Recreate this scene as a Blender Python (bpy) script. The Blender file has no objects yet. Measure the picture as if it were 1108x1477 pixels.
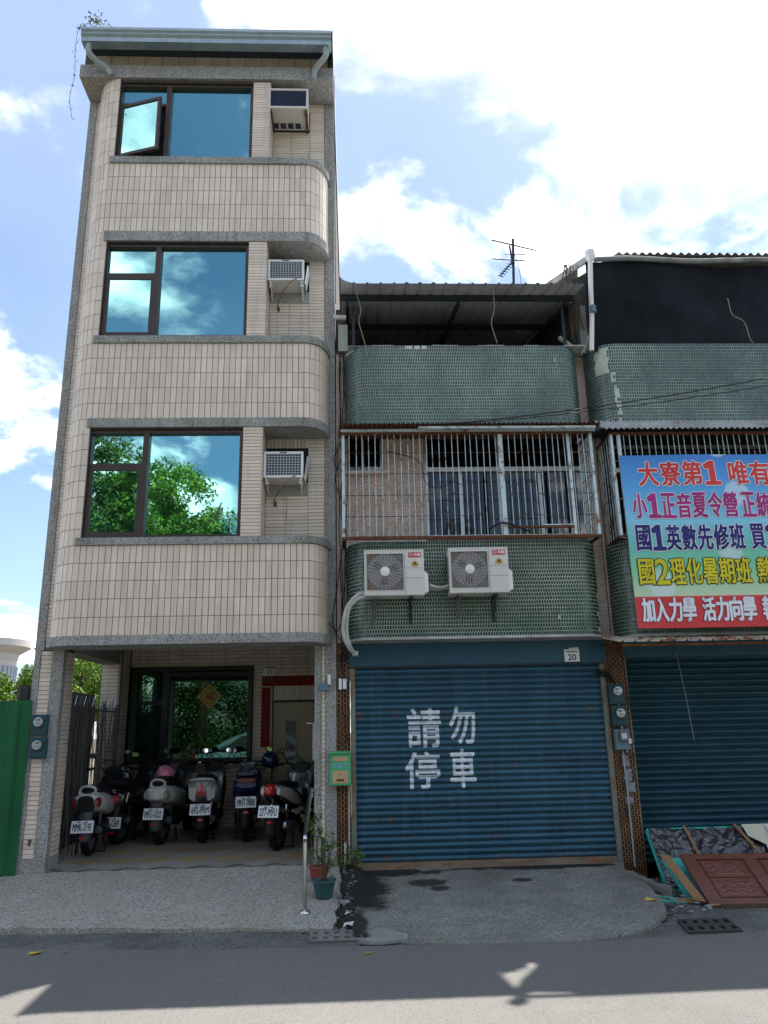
import bpy, bmesh, math, random
from mathutils import Vector, Matrix
R = math.radians
PI = math.pi
rnd = random.Random(7)
SC = bpy.context.scene
COL = SC.collection

# ------------------------------------------------------------------ camera
cam_d = bpy.data.cameras.new('camera')
cam = bpy.data.objects.new('camera', cam_d)
COL.objects.link(cam)
PITCH, ROLL, YAW, FPX = 0.274552, -0.0221415, 0.044583, 1110.0
cam_d.sensor_fit = 'VERTICAL'
cam_d.sensor_height = 24.0
cam_d.lens = 24.0 * FPX / 1477.0
cam_d.clip_start = 0.05
cam_d.clip_end = 2000
_F = Vector((math.sin(YAW) * math.cos(PITCH), math.cos(YAW) * math.cos(PITCH), math.sin(PITCH)))
_R = Vector((math.cos(YAW), -math.sin(YAW), 0))
_U = _R.cross(_F)
_R2 = math.cos(ROLL) * _R + math.sin(ROLL) * _U
_U2 = -math.sin(ROLL) * _R + math.cos(ROLL) * _U
cam.matrix_world = Matrix(((_R2.x, _U2.x, -_F.x, 0.0), (_R2.y, _U2.y, -_F.y, -9.65), (_R2.z, _U2.z, -_F.z, 1.56), (0, 0, 0, 1)))
SC.camera = cam

# ------------------------------------------------------------------ sun and sky
SUN = Vector((0.28, 0.415, 1.0)).normalized()
sl = bpy.data.lights.new('sun', 'SUN')
sl.energy = 4.0
sl.angle = R(0.5)
sl.color = (1.0, 0.95, 0.88)
so = bpy.data.objects.new('sun', sl)
COL.objects.link(so)
so.rotation_euler = SUN.to_track_quat('Z', 'Y').to_euler()
so.location = (3, 4, 20)

W = bpy.data.worlds.new('World')
SC.world = W
W.use_nodes = True
wt = W.node_tree
wt.nodes.clear()
def wn(t, **k):
    n = wt.nodes.new(t)
    for a, b in k.items():
        setattr(n, a, b)
    return n
WL = wt.links.new
sky = wn('ShaderNodeTexSky', sky_type='NISHITA', sun_disc=False)
sky.sun_elevation = math.asin(SUN.z)
sky.sun_rotation = math.atan2(SUN.x, SUN.y)
sky.air_density = 1.0
sky.dust_density = 0.7
sky.ozone_density = 2.0
tc = wn('ShaderNodeTexCoord')
sep = wn('ShaderNodeSeparateXYZ')
WL(tc.outputs['Generated'], sep.inputs[0])
zc = wn('ShaderNodeMath', operation='MAXIMUM'); zc.inputs[1].default_value = 0.0
WL(sep.outputs['Z'], zc.inputs[0])
za = wn('ShaderNodeMath', operation='ADD'); za.inputs[1].default_value = 0.32
WL(zc.outputs[0], za.inputs[0])
dx = wn('ShaderNodeMath', operation='DIVIDE'); dy = wn('ShaderNodeMath', operation='DIVIDE')
WL(sep.outputs['X'], dx.inputs[0]); WL(za.outputs[0], dx.inputs[1])
WL(sep.outputs['Y'], dy.inputs[0]); WL(za.outputs[0], dy.inputs[1])
cmb = wn('ShaderNodeCombineXYZ')
WL(dx.outputs[0], cmb.inputs[0]); WL(dy.outputs[0], cmb.inputs[1])
mp = wn('ShaderNodeMapping'); mp.inputs['Location'].default_value = (14.5, 3.3, 0.0)
WL(cmb.outputs[0], mp.inputs['Vector'])
n1 = wn('ShaderNodeTexNoise'); n1.inputs['Scale'].default_value = 3.0; n1.inputs['Detail'].default_value = 9; n1.inputs['Roughness'].default_value = 0.56; n1.inputs['Distortion'].default_value = 0.25
WL(mp.outputs[0], n1.inputs['Vector'])
# thin bright cloud is densest round the sun, as in the photograph
dotn = wn('ShaderNodeVectorMath', operation='DOT_PRODUCT')
CL = Vector((0.50, 0.62, 0.80)).normalized()
dotn.inputs[1].default_value = CL
WL(tc.outputs['Generated'], dotn.inputs[0])
pw = wn('ShaderNodeMapRange'); pw.inputs['From Min'].default_value = 0.90; pw.inputs['From Max'].default_value = 1.0; pw.inputs['To Min'].default_value = 0.0; pw.inputs['To Max'].default_value = 0.10
pw.interpolation_type = 'SMOOTHSTEP'
WL(dotn.outputs['Value'], pw.inputs['Value'])
ad = wn('ShaderNodeMath', operation='ADD')
WL(n1.outputs['Fac'], ad.inputs[0]); WL(pw.outputs[0], ad.inputs[1])
mask = wn('ShaderNodeMapRange'); mask.interpolation_type = 'SMOOTHSTEP'
mask.inputs['From Min'].default_value = 0.50; mask.inputs['From Max'].default_value = 0.64
WL(ad.outputs[0], mask.inputs['Value'])
# thin veil everywhere
n2 = wn('ShaderNodeTexNoise'); n2.inputs['Scale'].default_value = 1.1; n2.inputs['Detail'].default_value = 5
WL(mp.outputs[0], n2.inputs['Vector'])
veil = wn('ShaderNodeMapRange'); veil.inputs['From Min'].default_value = 0.3; veil.inputs['From Max'].default_value = 0.75; veil.inputs['To Min'].default_value = 0.0; veil.inputs['To Max'].default_value = 0.34
WL(n2.outputs['Fac'], veil.inputs['Value'])
n3 = wn('ShaderNodeTexNoise'); n3.inputs['Scale'].default_value = 3.4; n3.inputs['Detail'].default_value = 6
mp2 = wn('ShaderNodeMapping'); mp2.inputs['Location'].default_value = (9.1, 4.7, 2.0)
WL(cmb.outputs[0], mp2.inputs['Vector']); WL(mp2.outputs[0], n3.inputs['Vector'])
shade = wn('ShaderNodeMapRange'); shade.inputs['From Min'].default_value = 0.36; shade.inputs['From Max'].default_value = 0.58; shade.inputs['To Min'].default_value = 0.0; shade.inputs['To Max'].default_value = 1.0
WL(n3.outputs['Fac'], shade.inputs['Value'])
cc = wn('ShaderNodeMix', data_type='RGBA')
cc.inputs['A'].default_value = (4.9, 5.2, 5.9, 1)
cc.inputs['B'].default_value = (15.0, 14.7, 14.0, 1)
WL(shade.outputs[0], cc.inputs['Factor'])
tint = wn('ShaderNodeMix', data_type='RGBA', blend_type='MULTIPLY'); tint.inputs['Factor'].default_value = 1.0
tint.inputs['B'].default_value = (0.66, 0.71, 0.76, 1)
WL(sky.outputs[0], tint.inputs['A'])
mv = wn('ShaderNodeMix', data_type='RGBA'); mv.inputs['B'].default_value = (4.0, 4.6, 5.7, 1)
WL(veil.outputs[0], mv.inputs['Factor']); WL(tint.outputs['Result'], mv.inputs['A'])
mc = wn('ShaderNodeMix', data_type='RGBA')
WL(mask.outputs[0], mc.inputs['Factor']); WL(mv.outputs['Result'], mc.inputs['A']); WL(cc.outputs['Result'], mc.inputs['B'])
bg = wn('ShaderNodeBackground'); bg.inputs['Strength'].default_value = 0.1
wo = wn('ShaderNodeOutputWorld')
WL(mc.outputs['Result'], bg.inputs['Color']); WL(bg.outputs[0], wo.inputs['Surface'])

SC.view_settings.view_transform = 'Standard'
SC.view_settings.look = 'None'
SC.view_settings.exposure = 1.42
SC.view_settings.gamma = 1.0
SC.view_settings.use_curve_mapping = False
SC.cycles.max_bounces = 6
SC.cycles.diffuse_bounces = 2

# ------------------------------------------------------------------ materials
def mat(name, col, rough=0.7, metal=0.0, var=0.12, vscale=6.0, bump=0.0, bscale=60.0, streak=0.0, streak_col=None,
        rust=0.0, rust_col=(0.16, 0.06, 0.025), rand=0.0, speck=None, dirt=0.0, dirt_scale=1.3, dirt_col=None, spec=0.5, stretch=(1, 1, 1), coat=0.0, rust_scale=5.0):
    if rough > 0.4 and metal < 0.25 and spec == 0.5: spec = 0.22
    m = bpy.data.materials.new(name); m.use_nodes = True
    t = m.node_tree; t.nodes.clear(); L = t.links.new
    def n(ty, **k):
        q = t.nodes.new(ty)
        for a, b in k.items(): setattr(q, a, b)
        return q
    out = n('ShaderNodeOutputMaterial'); b = n('ShaderNodeBsdfPrincipled')
    L(b.outputs[0], out.inputs[0])
    b.inputs['Roughness'].default_value = rough; b.inputs['Metallic'].default_value = metal
    b.inputs['Specular IOR Level'].default_value = spec
    b.inputs['Coat Weight'].default_value = coat
    g = n('ShaderNodeNewGeometry')
    mpn = n('ShaderNodeMapping'); mpn.inputs['Scale'].default_value = stretch
    L(g.outputs['Position'], mpn.inputs['Vector'])
    P = mpn.outputs[0]
    def noise(scale, det=4, vec=None, ro=0.55):
        q = n('ShaderNodeTexNoise'); q.inputs['Scale'].default_value = scale; q.inputs['Detail'].default_value = det; q.inputs['Roughness'].default_value = ro
        L(vec or P, q.inputs['Vector']); return q.outputs['Fac']
    def ramp(f, a, bb, lo=0.0, hi=1.0):
        q = n('ShaderNodeMapRange'); q.inputs['From Min'].default_value = a; q.inputs['From Max'].default_value = bb
        q.inputs['To Min'].default_value = lo; q.inputs['To Max'].default_value = hi; L(f, q.inputs['Value']); return q.outputs[0]
    def mix(f, A, B, bt='MIX'):
        q = n('ShaderNodeMix', data_type='RGBA', blend_type=bt)
        for s, v in (('Factor', f), ('A', A), ('B', B)):
            if isinstance(v, (tuple, float, int)):
                q.inputs[s].default_value = (tuple(v) + (1,) if isinstance(v, tuple) else v)
            else: L(v, q.inputs[s])
        return q.outputs['Result']
    c = n('ShaderNodeRGB'); c.outputs[0].default_value = tuple(col) + (1,); c = c.outputs[0]
    if var > 0:
        v = ramp(noise(vscale, 6), 0.3, 0.7, 1 - var, 1 + var)
        q = n('ShaderNodeVectorMath', operation='SCALE'); L(c, q.inputs[0]); L(v, q.inputs['Scale']); c = q.outputs[0]
    if rand > 0:
        oi = n('ShaderNodeObjectInfo')
        s = n('ShaderNodeMath', operation='ADD'); L(oi.outputs['Random'], s.inputs[0]); L(g.outputs['Random Per Island'], s.inputs[1])
        fr = n('ShaderNodeMath', operation='FRACT'); L(s.outputs[0], fr.inputs[0])
        v = ramp(fr.outputs[0], 0, 1, 1 - rand, 1 + rand)
        q = n('ShaderNodeVectorMath', operation='SCALE'); L(c, q.inputs[0]); L(v, q.inputs['Scale']); c = q.outputs[0]
    if speck:
        for (sc, th, pc) in speck:
            vo = n('ShaderNodeTexVoronoi'); vo.inputs['Scale'].default_value = sc; L(g.outputs['Position'], vo.inputs['Vector'])
            sp = n('ShaderNodeSeparateColor'); L(vo.outputs['Color'], sp.inputs[0])
            f = ramp(sp.outputs[0], th, th + 0.02)
            c = mix(f, c, pc)
    if streak > 0:
        mq = n('ShaderNodeMapping'); mq.inputs['Scale'].default_value = (9, 9, 0.55); L(g.outputs['Position'], mq.inputs['Vector'])
        f = ramp(noise(1.6, 6, mq.outputs[0], 0.65), 0.50, 0.72, 0, streak)
        c = mix(f, c, streak_col or (col[0] * .35, col[1] * .33, col[2] * .3))
    if dirt > 0:
        f = ramp(noise(dirt_scale, 8, None, 0.68), 0.44, 0.68, 0, dirt)
        c = mix(f, c, dirt_col or (col[0] * .4, col[1] * .38, col[2] * .35))
    rr = None
    if rust > 0:
        f = ramp(noise(rust_scale, 9, None, 0.7), 0.62 - 0.22 * rust, 0.70 - 0.18 * rust)
        c = mix(f, c, mix(noise(40, 3), rust_col, (rust_col[0] * 2.1, rust_col[1] * 2.2, rust_col[2] * 1.8)))
        L(ramp(f, 0, 1, rough, 0.9), b.inputs['Roughness'])
    elif rough > 0.15:
        L(ramp(noise(vscale * 2.3, 4), 0.3, 0.7, rough * 0.85, min(1, rough * 1.15)), b.inputs['Roughness'])
    L(c, b.inputs['Base Color'])
    if bump > 0:
        bp = n('ShaderNodeBump'); bp.inputs['Strength'].default_value = bump; bp.inputs['Distance'].default_value = 0.01
        L(noise(bscale, 5), bp.inputs['Height']); L(bp.outputs[0], b.inputs['Normal'])
    return m

M = {}
M['tile'] = mat('beige_glazed_tile', (0.70, 0.59, 0.48), 0.38, var=0.06, vscale=2, rand=0.09, streak=0.30, dirt=0.12, dirt_scale=0.8, bump=0.05, bscale=25)
M['tile_in'] = M['tile']
M['grout'] = mat('dark_grout', (0.12, 0.105, 0.09), 0.95, bump=0.3)
M['terr'] = mat('washed_pebble', (0.31, 0.30, 0.275), 0.85, var=0.15, vscale=4, speck=[(130, 0.62, (0.13, 0.13, 0.13)), (170, 0.72, (0.52, 0.52, 0.50))], streak=0.35, bump=0.5, bscale=130, dirt=0.25)
M['terr_dk'] = mat('stained_washed_pebble', (0.24, 0.24, 0.225), 0.9, var=0.2, vscale=5, speck=[(130, 0.62, (0.09, 0.09, 0.09)), (170, 0.76, (0.42, 0.42, 0.40))], streak=0.7, bump=0.5, bscale=130, dirt=0.7, dirt_scale=3, dirt_col=(0.05, 0.05, 0.045))
M['plaster'] = mat('grey_render', (0.33, 0.33, 0.31), 0.9, var=0.15, streak=0.3, bump=0.2)
M['white_paint'] = mat('white_ceiling_paint', (0.30, 0.30, 0.28), 0.9, var=0.08, dirt=0.3)
M['brown_al'] = mat('brown_window_frame', (0.055, 0.038, 0.030), 0.42, 0.3, var=0.1)
M['black_al'] = mat('black_window_frame', (0.012, 0.012, 0.013), 0.4, 0.2, var=0.1)
M['alu'] = mat('aluminium_frame', (0.50, 0.51, 0.52), 0.4, 0.6, var=0.1, streak=0.35)
M['gutter'] = mat('grey_metal_gutter', (0.30, 0.36, 0.38), 0.35, 0.7, var=0.1, streak=0.25)
M['pvc'] = mat('grey_pvc', (0.30, 0.34, 0.35), 0.45, var=0.08)
M['green_tile'] = mat('green_mosaic_tile', (0.012, 0.043, 0.030), 0.25, var=0.25, vscale=1.3, rand=0.5, bump=0.05, streak=0.5, streak_col=(0.05, 0.075, 0.07))
M['green_tile_up'] = mat('faded_green_mosaic_tile', (0.026, 0.066, 0.062), 0.3, var=0.3, vscale=1.1, rand=0.42, streak=0.45, streak_col=(0.09, 0.13, 0.12), dirt=0.4, dirt_col=(0.05, 0.08, 0.10))
M['green_grout'] = mat('pale_mosaic_grout', (0.46, 0.51, 0.42), 0.9, var=0.35, vscale=1.8, dirt=0.95, dirt_scale=1.3, dirt_col=(0.16, 0.21, 0.16))
M['brown_brick'] = mat('dark_brown_mosaic_brick', (0.040, 0.020, 0.013), 0.5, var=0.2, rand=0.5)
M['ochre_grout'] = mat('ochre_grout', (0.36, 0.19, 0.085), 0.95, var=0.25, dirt=0.85, dirt_scale=2.2, dirt_col=(0.035, 0.028, 0.022))
M['pink_brick'] = mat('pale_pink_mosaic_brick', (0.56, 0.45, 0.38), 0.6, var=0.12, vscale=3, rand=0.14, streak=0.5, streak_col=(0.20, 0.14, 0.10))
M['pink_grout'] = mat('brown_grout', (0.17, 0.12, 0.10), 0.95, dirt=0.4)
M['shutter'] = mat('blue_shutter_paint', (0.036, 0.100, 0.145), 0.42, 0.1, var=0.18, vscale=1.6, rand=0.13, streak=0.6, streak_col=(0.08, 0.17, 0.22), rust=0.08, dirt=0.35, dirt_col=(0.02, 0.06, 0.10))
M['shutter2'] = mat('dark_blue_shutter_paint', (0.016, 0.062, 0.088), 0.45, 0.1, var=0.16, vscale=2.2, rand=0.08, streak=0.4, streak_col=(0.015, 0.045, 0.07), dirt=0.35)
M['housing'] = mat('dark_blue_sheet', (0.013, 0.075, 0.120), 0.4, 0.1, var=0.12, dirt=0.25)
M['rail'] = mat('weathered_shutter_rail', (0.17, 0.19, 0.16), 0.6, 0.3, rust=0.55, stretch=(3, 3, 0.8), streak=0.4)
M['rustwood'] = mat('rusty_sill_board', (0.20, 0.15, 0.11), 0.8, var=0.3, rust=0.4, stretch=(0.6, 3, 3))
M['rust'] = mat('rusted_steel', (0.13, 0.055, 0.028), 0.85, 0.2, var=0.4, vscale=14, rust=0.3, bump=0.3)
M['bar_blue'] = mat('pale_blue_bar_paint', (0.50, 0.60, 0.62), 0.5, 0.2, var=0.1, rust=0.42, rust_scale=7, rust_col=(0.16, 0.07, 0.035))
M['bar_dark'] = mat('dark_rusted_rod', (0.045, 0.032, 0.026), 0.8, 0.2, rust=0.3)
M['tin'] = mat('grey_corrugated_tin', (0.60, 0.63, 0.66), 0.5, 0.25, var=0.25, vscale=1.5, streak=0.25, dirt=0.15)
M['tin_light'] = mat('pale_corrugated_sheet', (0.42, 0.42, 0.40), 0.6, 0.1, var=0.2, rust=0.12, dirt=0.5, dirt_col=(0.12, 0.11, 0.10))
M['tin_rust'] = mat('rusty_cream_corrugated_sheet', (0.55, 0.50, 0.40), 0.7, 0.1, var=0.2, rust=0.62, rust_scale=3.2, dirt=0.3)
M['steel_dk'] = mat('dark_painted_steel', (0.035, 0.045, 0.055), 0.6, 0.2, var=0.2)
M['dark'] = mat('dark_interior', (0.020, 0.021, 0.024), 0.9, var=0.2)
M['room'] = mat('dim_room_wall', (0.10, 0.09, 0.085), 0.9, var=0.2)
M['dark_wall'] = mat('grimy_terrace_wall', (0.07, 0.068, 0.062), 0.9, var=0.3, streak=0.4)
M['old_tin'] = mat('old_dark_tin', (0.24, 0.24, 0.235), 0.7, 0.2, var=0.25, streak=0.4)
M['void_shade'] = mat('black_void_shade', (0.013, 0.015, 0.019), 0.95, spec=0.10, var=0.5, vscale=1.2, streak=0.15, streak_col=(0.04, 0.045, 0.05), bump=0.3, bscale=90)  # near-black colour stands for the deep shade under the right roof
M['cream'] = mat('cream_appliance_paint', (0.62, 0.60, 0.55), 0.4, var=0.04, streak=0.12, dirt=0.12)
M['white'] = mat('white_plastic', (0.74, 0.74, 0.72), 0.4, var=0.04, dirt=0.12)
M['wire_dk'] = mat('dark_fan_wire', (0.15, 0.13, 0.14), 0.5, 0.3)
M['fins'] = mat('condenser_fins', (0.035, 0.05, 0.09), 0.5, 0.4, var=0.3, vscale=30)
M['black'] = mat('black_plastic', (0.014, 0.014, 0.016), 0.45, var=0.1)
M['gloss_black'] = mat('glossy_black_paint', (0.012, 0.012, 0.014), 0.16, var=0.05, coat=0.5)
M['rubber'] = mat('tyre_rubber', (0.009, 0.009, 0.010), 0.9, var=0.15, bump=0.1)
M['gloss_white'] = mat('glossy_white_paint', (0.52, 0.52, 0.48), 0.2, var=0.03, coat=0.4, dirt=0.08)
M['gloss_blue'] = mat('glossy_dark_blue_paint', (0.010, 0.018, 0.085), 0.2, var=0.05, coat=0.5)
M['grey_pl'] = mat('grey_plastic', (0.075, 0.08, 0.085), 0.5, var=0.08)
M['red_lens'] = mat('red_lens', (0.42, 0.012, 0.014), 0.15, var=0.05, coat=0.6)
M['dkred_lens'] = mat('dark_red_lens', (0.18, 0.02, 0.02), 0.15, var=0.05, coat=0.6)
M['clear_lens'] = mat('smoky_lens', (0.22, 0.20, 0.19), 0.12, var=0.05, coat=0.6)
M['chrome'] = mat('brushed_steel', (0.62, 0.62, 0.62), 0.22, 1.0, var=0.05)
M['plate'] = mat('number_plate_white', (0.78, 0.79, 0.80), 0.4, var=0.02)
M['ink'] = mat('dark_blue_ink', (0.012, 0.018, 0.06), 0.5, var=0.0)
M['mirror'] = mat('mirror_glass', (0.75, 0.78, 0.78), 0.05, 1.0, var=0.0)
M['pink'] = mat('pink_helmet', (0.55, 0.17, 0.27), 0.25, var=0.05, coat=0.4)
M['navy'] = mat('navy_helmet', (0.012, 0.025, 0.10), 0.2, var=0.05, coat=0.5)
M['asphalt'] = mat('asphalt', (0.168, 0.162, 0.148), 0.9, var=0.10, vscale=1.2, speck=[(170, 0.86, (0.20, 0.20, 0.195)), (130, 0.90, (0.10, 0.10, 0.10))], bump=0.35, bscale=110, dirt=0.5, dirt_scale=0.6, dirt_col=(0.11, 0.108, 0.10))
M['gut_conc'] = mat('old_kerb_concrete', (0.14, 0.145, 0.135), 0.92, var=0.2, vscale=2.5, speck=[(90, 0.82, (0.22, 0.22, 0.21)), (60, 0.88, (0.07, 0.07, 0.06))], bump=0.6, bscale=60, dirt=0.6, dirt_scale=1.4, dirt_col=(0.06, 0.062, 0.055))
M['pebble'] = mat('washed_pebble_ramp', (0.33, 0.32, 0.28), 0.9, var=0.16, vscale=2, speck=[(75, 0.62, (0.18, 0.176, 0.155)), (95, 0.68, (0.45, 0.44, 0.385))], bump=0.7, bscale=80, dirt=0.5, dirt_scale=1.2, dirt_col=(0.30, 0.26, 0.18))
M['ramp'] = mat('worn_concrete_ramp', (0.22, 0.225, 0.195), 0.92, var=0.2, vscale=1.6, speck=[(60, 0.68, (0.145, 0.147, 0.13)), (85, 0.76, (0.31, 0.31, 0.275))], bump=0.7, bscale=55, dirt=0.6, dirt_scale=0.9, dirt_col=(0.085, 0.085, 0.075))
M['porch'] = mat('porch_floor_tile', (0.36, 0.335, 0.30), 0.35, var=0.1, vscale=3, dirt=0.35, dirt_col=(0.16, 0.13, 0.10), rand=0.06)
M['porch_y'] = mat('yellow_porch_floor_tile', (0.40, 0.30, 0.15), 0.35, var=0.1, vscale=3, dirt=0.3, rand=0.1)
M['iron'] = mat('cast_iron_grate', (0.060, 0.062, 0.062), 0.8, 0.2, var=0.3, vscale=8, bump=0.4, dirt=0.4, dirt_col=(0.10, 0.09, 0.07))
M['pale_iron'] = mat('dusty_pale_grate', (0.20, 0.20, 0.18), 0.9, var=0.25, vscale=8, bump=0.4, dirt=0.5)
M['soil'] = mat('wet_dark_dirt', (0.030, 0.027, 0.022), 0.6, var=0.4, vscale=9, bump=0.9, bscale=35)
M['earth'] = mat('bare_earth', (0.11, 0.095, 0.07), 0.95, var=0.3, bump=0.8, bscale=20)
M['green_fence'] = mat('green_corrugated_paint', (0.010, 0.125, 0.042), 0.45, 0.1, var=0.25, vscale=1.2, streak=0.75, streak_col=(0.010, 0.06, 0.03), dirt=0.4, dirt_scale=2.5, dirt_col=(0.02, 0.055, 0.035))
M['meter_box'] = mat('teal_meter_box', (0.030, 0.075, 0.090), 0.5, var=0.12, dirt=0.2)
M['meter_grey'] = mat('blue_grey_meter_box', (0.13, 0.20, 0.24), 0.5, var=0.1, dirt=0.3)
M['meter_face'] = mat('meter_face', (0.55, 0.57, 0.55), 0.3, var=0.1, vscale=40, coat=0.6)
M['mail'] = mat('green_mailbox_paint', (0.085, 0.38, 0.17), 0.45, var=0.1, dirt=0.3)
M['mail_orange'] = mat('faded_orange_label', (0.52, 0.34, 0.18), 0.6, var=0.1, dirt=0.25)
M['mail_teal'] = mat('teal_label', (0.12, 0.38, 0.32), 0.6, var=0.25, vscale=30)
M['door'] = mat('beige_door', (0.42, 0.36, 0.25), 0.5, var=0.06, dirt=0.15)
M['red_paper'] = mat('red_couplet_paper', (0.26, 0.012, 0.015), 0.7, var=0.12)
M['gold'] = mat('gold_paper', (0.42, 0.29, 0.07), 0.5, 0.2, var=0.2, vscale=30)
M['gold_dk'] = mat('dark_gold_print', (0.10, 0.055, 0.015), 0.6, var=0.1)
M['cable'] = mat('black_cable', (0.015, 0.015, 0.016), 0.6, var=0.1)
M['cable_w'] = mat('pale_cable', (0.35, 0.34, 0.32), 0.6, var=0.1)
M['hose'] = mat('off_white_pipe_wrap', (0.50, 0.50, 0.48), 0.6, var=0.15, vscale=12, dirt=0.4, dirt_scale=4)
M['leaf'] = mat('leaf', (0.085, 0.155, 0.022), 0.5, var=0.35, vscale=0.9, rand=0.45)
M['leaf_y'] = mat('yellow_green_leaf', (0.15, 0.27, 0.025), 0.5, var=0.35, vscale=0.9, rand=0.4)
M['leaf_d'] = mat('dark_leaf', (0.035, 0.095, 0.014), 0.45, var=0.35, vscale=0.9, rand=0.5)
M['bark'] = mat('bark', (0.09, 0.065, 0.045), 0.9, var=0.3, bump=0.8, bscale=25)
M['pot_teal'] = mat('dark_teal_pot', (0.020, 0.085, 0.090), 0.4, var=0.08, dirt=0.3)
M['pot_red'] = mat('red_brown_pot', (0.26, 0.075, 0.045), 0.6, var=0.1, dirt=0.3)
M['cyan_board'] = mat('turquoise_board', (0.045, 0.42, 0.38), 0.55, var=0.08, dirt=0.2)
M['brown_door'] = mat('brown_carved_door', (0.14, 0.042, 0.020), 0.38, var=0.35, vscale=7, stretch=(1, 6, 6), dirt=0.3, coat=0.2)
M['raw_wood'] = mat('raw_board_edge', (0.27, 0.16, 0.08), 0.8, var=0.25, vscale=12, stretch=(1, 5, 5))
M['film'] = mat('crumpled_black_film', (0.035, 0.036, 0.042), 0.22, var=0.3, vscale=14, bump=1.0, bscale=9, coat=0.5)
M['card'] = mat('cream_card', (0.60, 0.58, 0.45), 0.8, var=0.06, dirt=0.15)
M['card_w'] = mat('pale_blue_card', (0.55, 0.60, 0.66), 0.7, var=0.08, dirt=0.15)
M['rubble'] = mat('broken_concrete', (0.26, 0.26, 0.25), 0.95, var=0.2, bump=0.8, bscale=30, dirt=0.4)
M['litter_y'] = mat('yellow_dry_leaf', (0.55, 0.40, 0.05), 0.7, var=0.1)
M['litter_o'] = mat('brown_dry_leaf', (0.28, 0.15, 0.07), 0.8, var=0.2, rand=0.4)
M['litter_w'] = mat('white_scrap', (0.62, 0.63, 0.64), 0.6, var=0.1)
M['car'] = mat('silver_blue_car_paint', (0.42, 0.55, 0.66), 0.25, 0.5, var=0.03, coat=0.7)
M['car_glass'] = mat('car_window_glass', (0.02, 0.03, 0.035), 0.08, var=0.0, coat=0.5)
M['spray'] = mat('white_spray_paint', (0.68, 0.73, 0.75), 0.7, var=0.22, vscale=22, dirt=0.35, dirt_scale=12, dirt_col=(0.25, 0.36, 0.42))
M['logo_red'] = mat('red_label', (0.50, 0.02, 0.035), 0.5, var=0.03)
M['txt_white'] = mat('white_print', (0.74, 0.76, 0.80), 0.6, var=0.03)
M['txt_red'] = mat('red_print', (0.62, 0.055, 0.05), 0.6, var=0.03)
M['txt_mag'] = mat('magenta_print', (0.36, 0.035, 0.20), 0.6, var=0.03)
M['txt_navy'] = mat('navy_print', (0.030, 0.030, 0.17), 0.6, var=0.03)
M['txt_yel'] = mat('yellow_print', (0.62, 0.55, 0.03), 0.6, var=0.03)
M['txt_black'] = mat('black_print', (0.012, 0.014, 0.02), 0.6, var=0.03)
M['tower'] = mat('pale_tower_wall', (0.52, 0.50, 0.48), 0.8, var=0.05)
M['tower_gl'] = mat('tower_glazing', (0.16, 0.26, 0.33), 0.2, var=0.1)
M['lattice'] = mat('dull_lattice_steel', (0.17, 0.16, 0.15), 0.5, 0.5, rust=0.3)

def glass_mat(name, tint, base, rough=0.015, ripple=0.04):
    m = bpy.data.materials.new(name); m.use_nodes = True
    t = m.node_tree; t.nodes.clear(); L = t.links.new
    out = t.nodes.new('ShaderNodeOutputMaterial'); mx = t.nodes.new('ShaderNodeMixShader')
    gl = t.nodes.new('ShaderNodeBsdfGlossy'); df = t.nodes.new('ShaderNodeBsdfDiffuse')
    gl.inputs['Color'].default_value = tint + (1,); gl.inputs['Roughness'].default_value = rough
    df.inputs['Color'].default_value = base + (1,)
    mx.inputs[0].default_value = 0.88
    L(df.outputs[0], mx.inputs[1]); L(gl.outputs[0], mx.inputs[2]); L(mx.outputs[0], out.inputs[0])
    g = t.nodes.new('ShaderNodeNewGeometry'); n = t.nodes.new('ShaderNodeTexNoise'); n.inputs['Scale'].default_value = 1.7; n.inputs['Detail'].default_value = 2
    bp = t.nodes.new('ShaderNodeBump'); bp.inputs['Strength'].default_value = ripple; bp.inputs['Distance'].default_value = 0.02
    L(g.outputs['Position'], n.inputs['Vector']); L(n.outputs['Fac'], bp.inputs['Height']); L(bp.outputs[0], gl.inputs['Normal'])
    return m
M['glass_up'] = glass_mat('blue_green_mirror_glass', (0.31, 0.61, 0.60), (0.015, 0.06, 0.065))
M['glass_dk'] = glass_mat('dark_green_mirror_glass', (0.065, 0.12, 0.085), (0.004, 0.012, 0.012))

def clear_glass(name, tint, f):
    m = bpy.data.materials.new(name); m.use_nodes = True
    t = m.node_tree; t.nodes.clear(); L = t.links.new
    out = t.nodes.new('ShaderNodeOutputMaterial'); mx = t.nodes.new('ShaderNodeMixShader')
    gl = t.nodes.new('ShaderNodeBsdfGlossy'); tr = t.nodes.new('ShaderNodeBsdfTransparent')
    gl.inputs['Roughness'].default_value = 0.03; gl.inputs['Color'].default_value = (0.8, 0.8, 0.8, 1); tr.inputs['Color'].default_value = tint + (1,)
    mx.inputs[0].default_value = f
    L(tr.outputs[0], mx.inputs[1]); L(gl.outputs[0], mx.inputs[2]); L(mx.outputs[0], out.inputs[0])
    return m
M['glass_clear'] = clear_glass('old_window_glass', (0.55, 0.58, 0.60), 0.06)
M['visor'] = clear_glass('meter_dome_glass', (0.9, 0.9, 0.9), 0.15)

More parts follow.
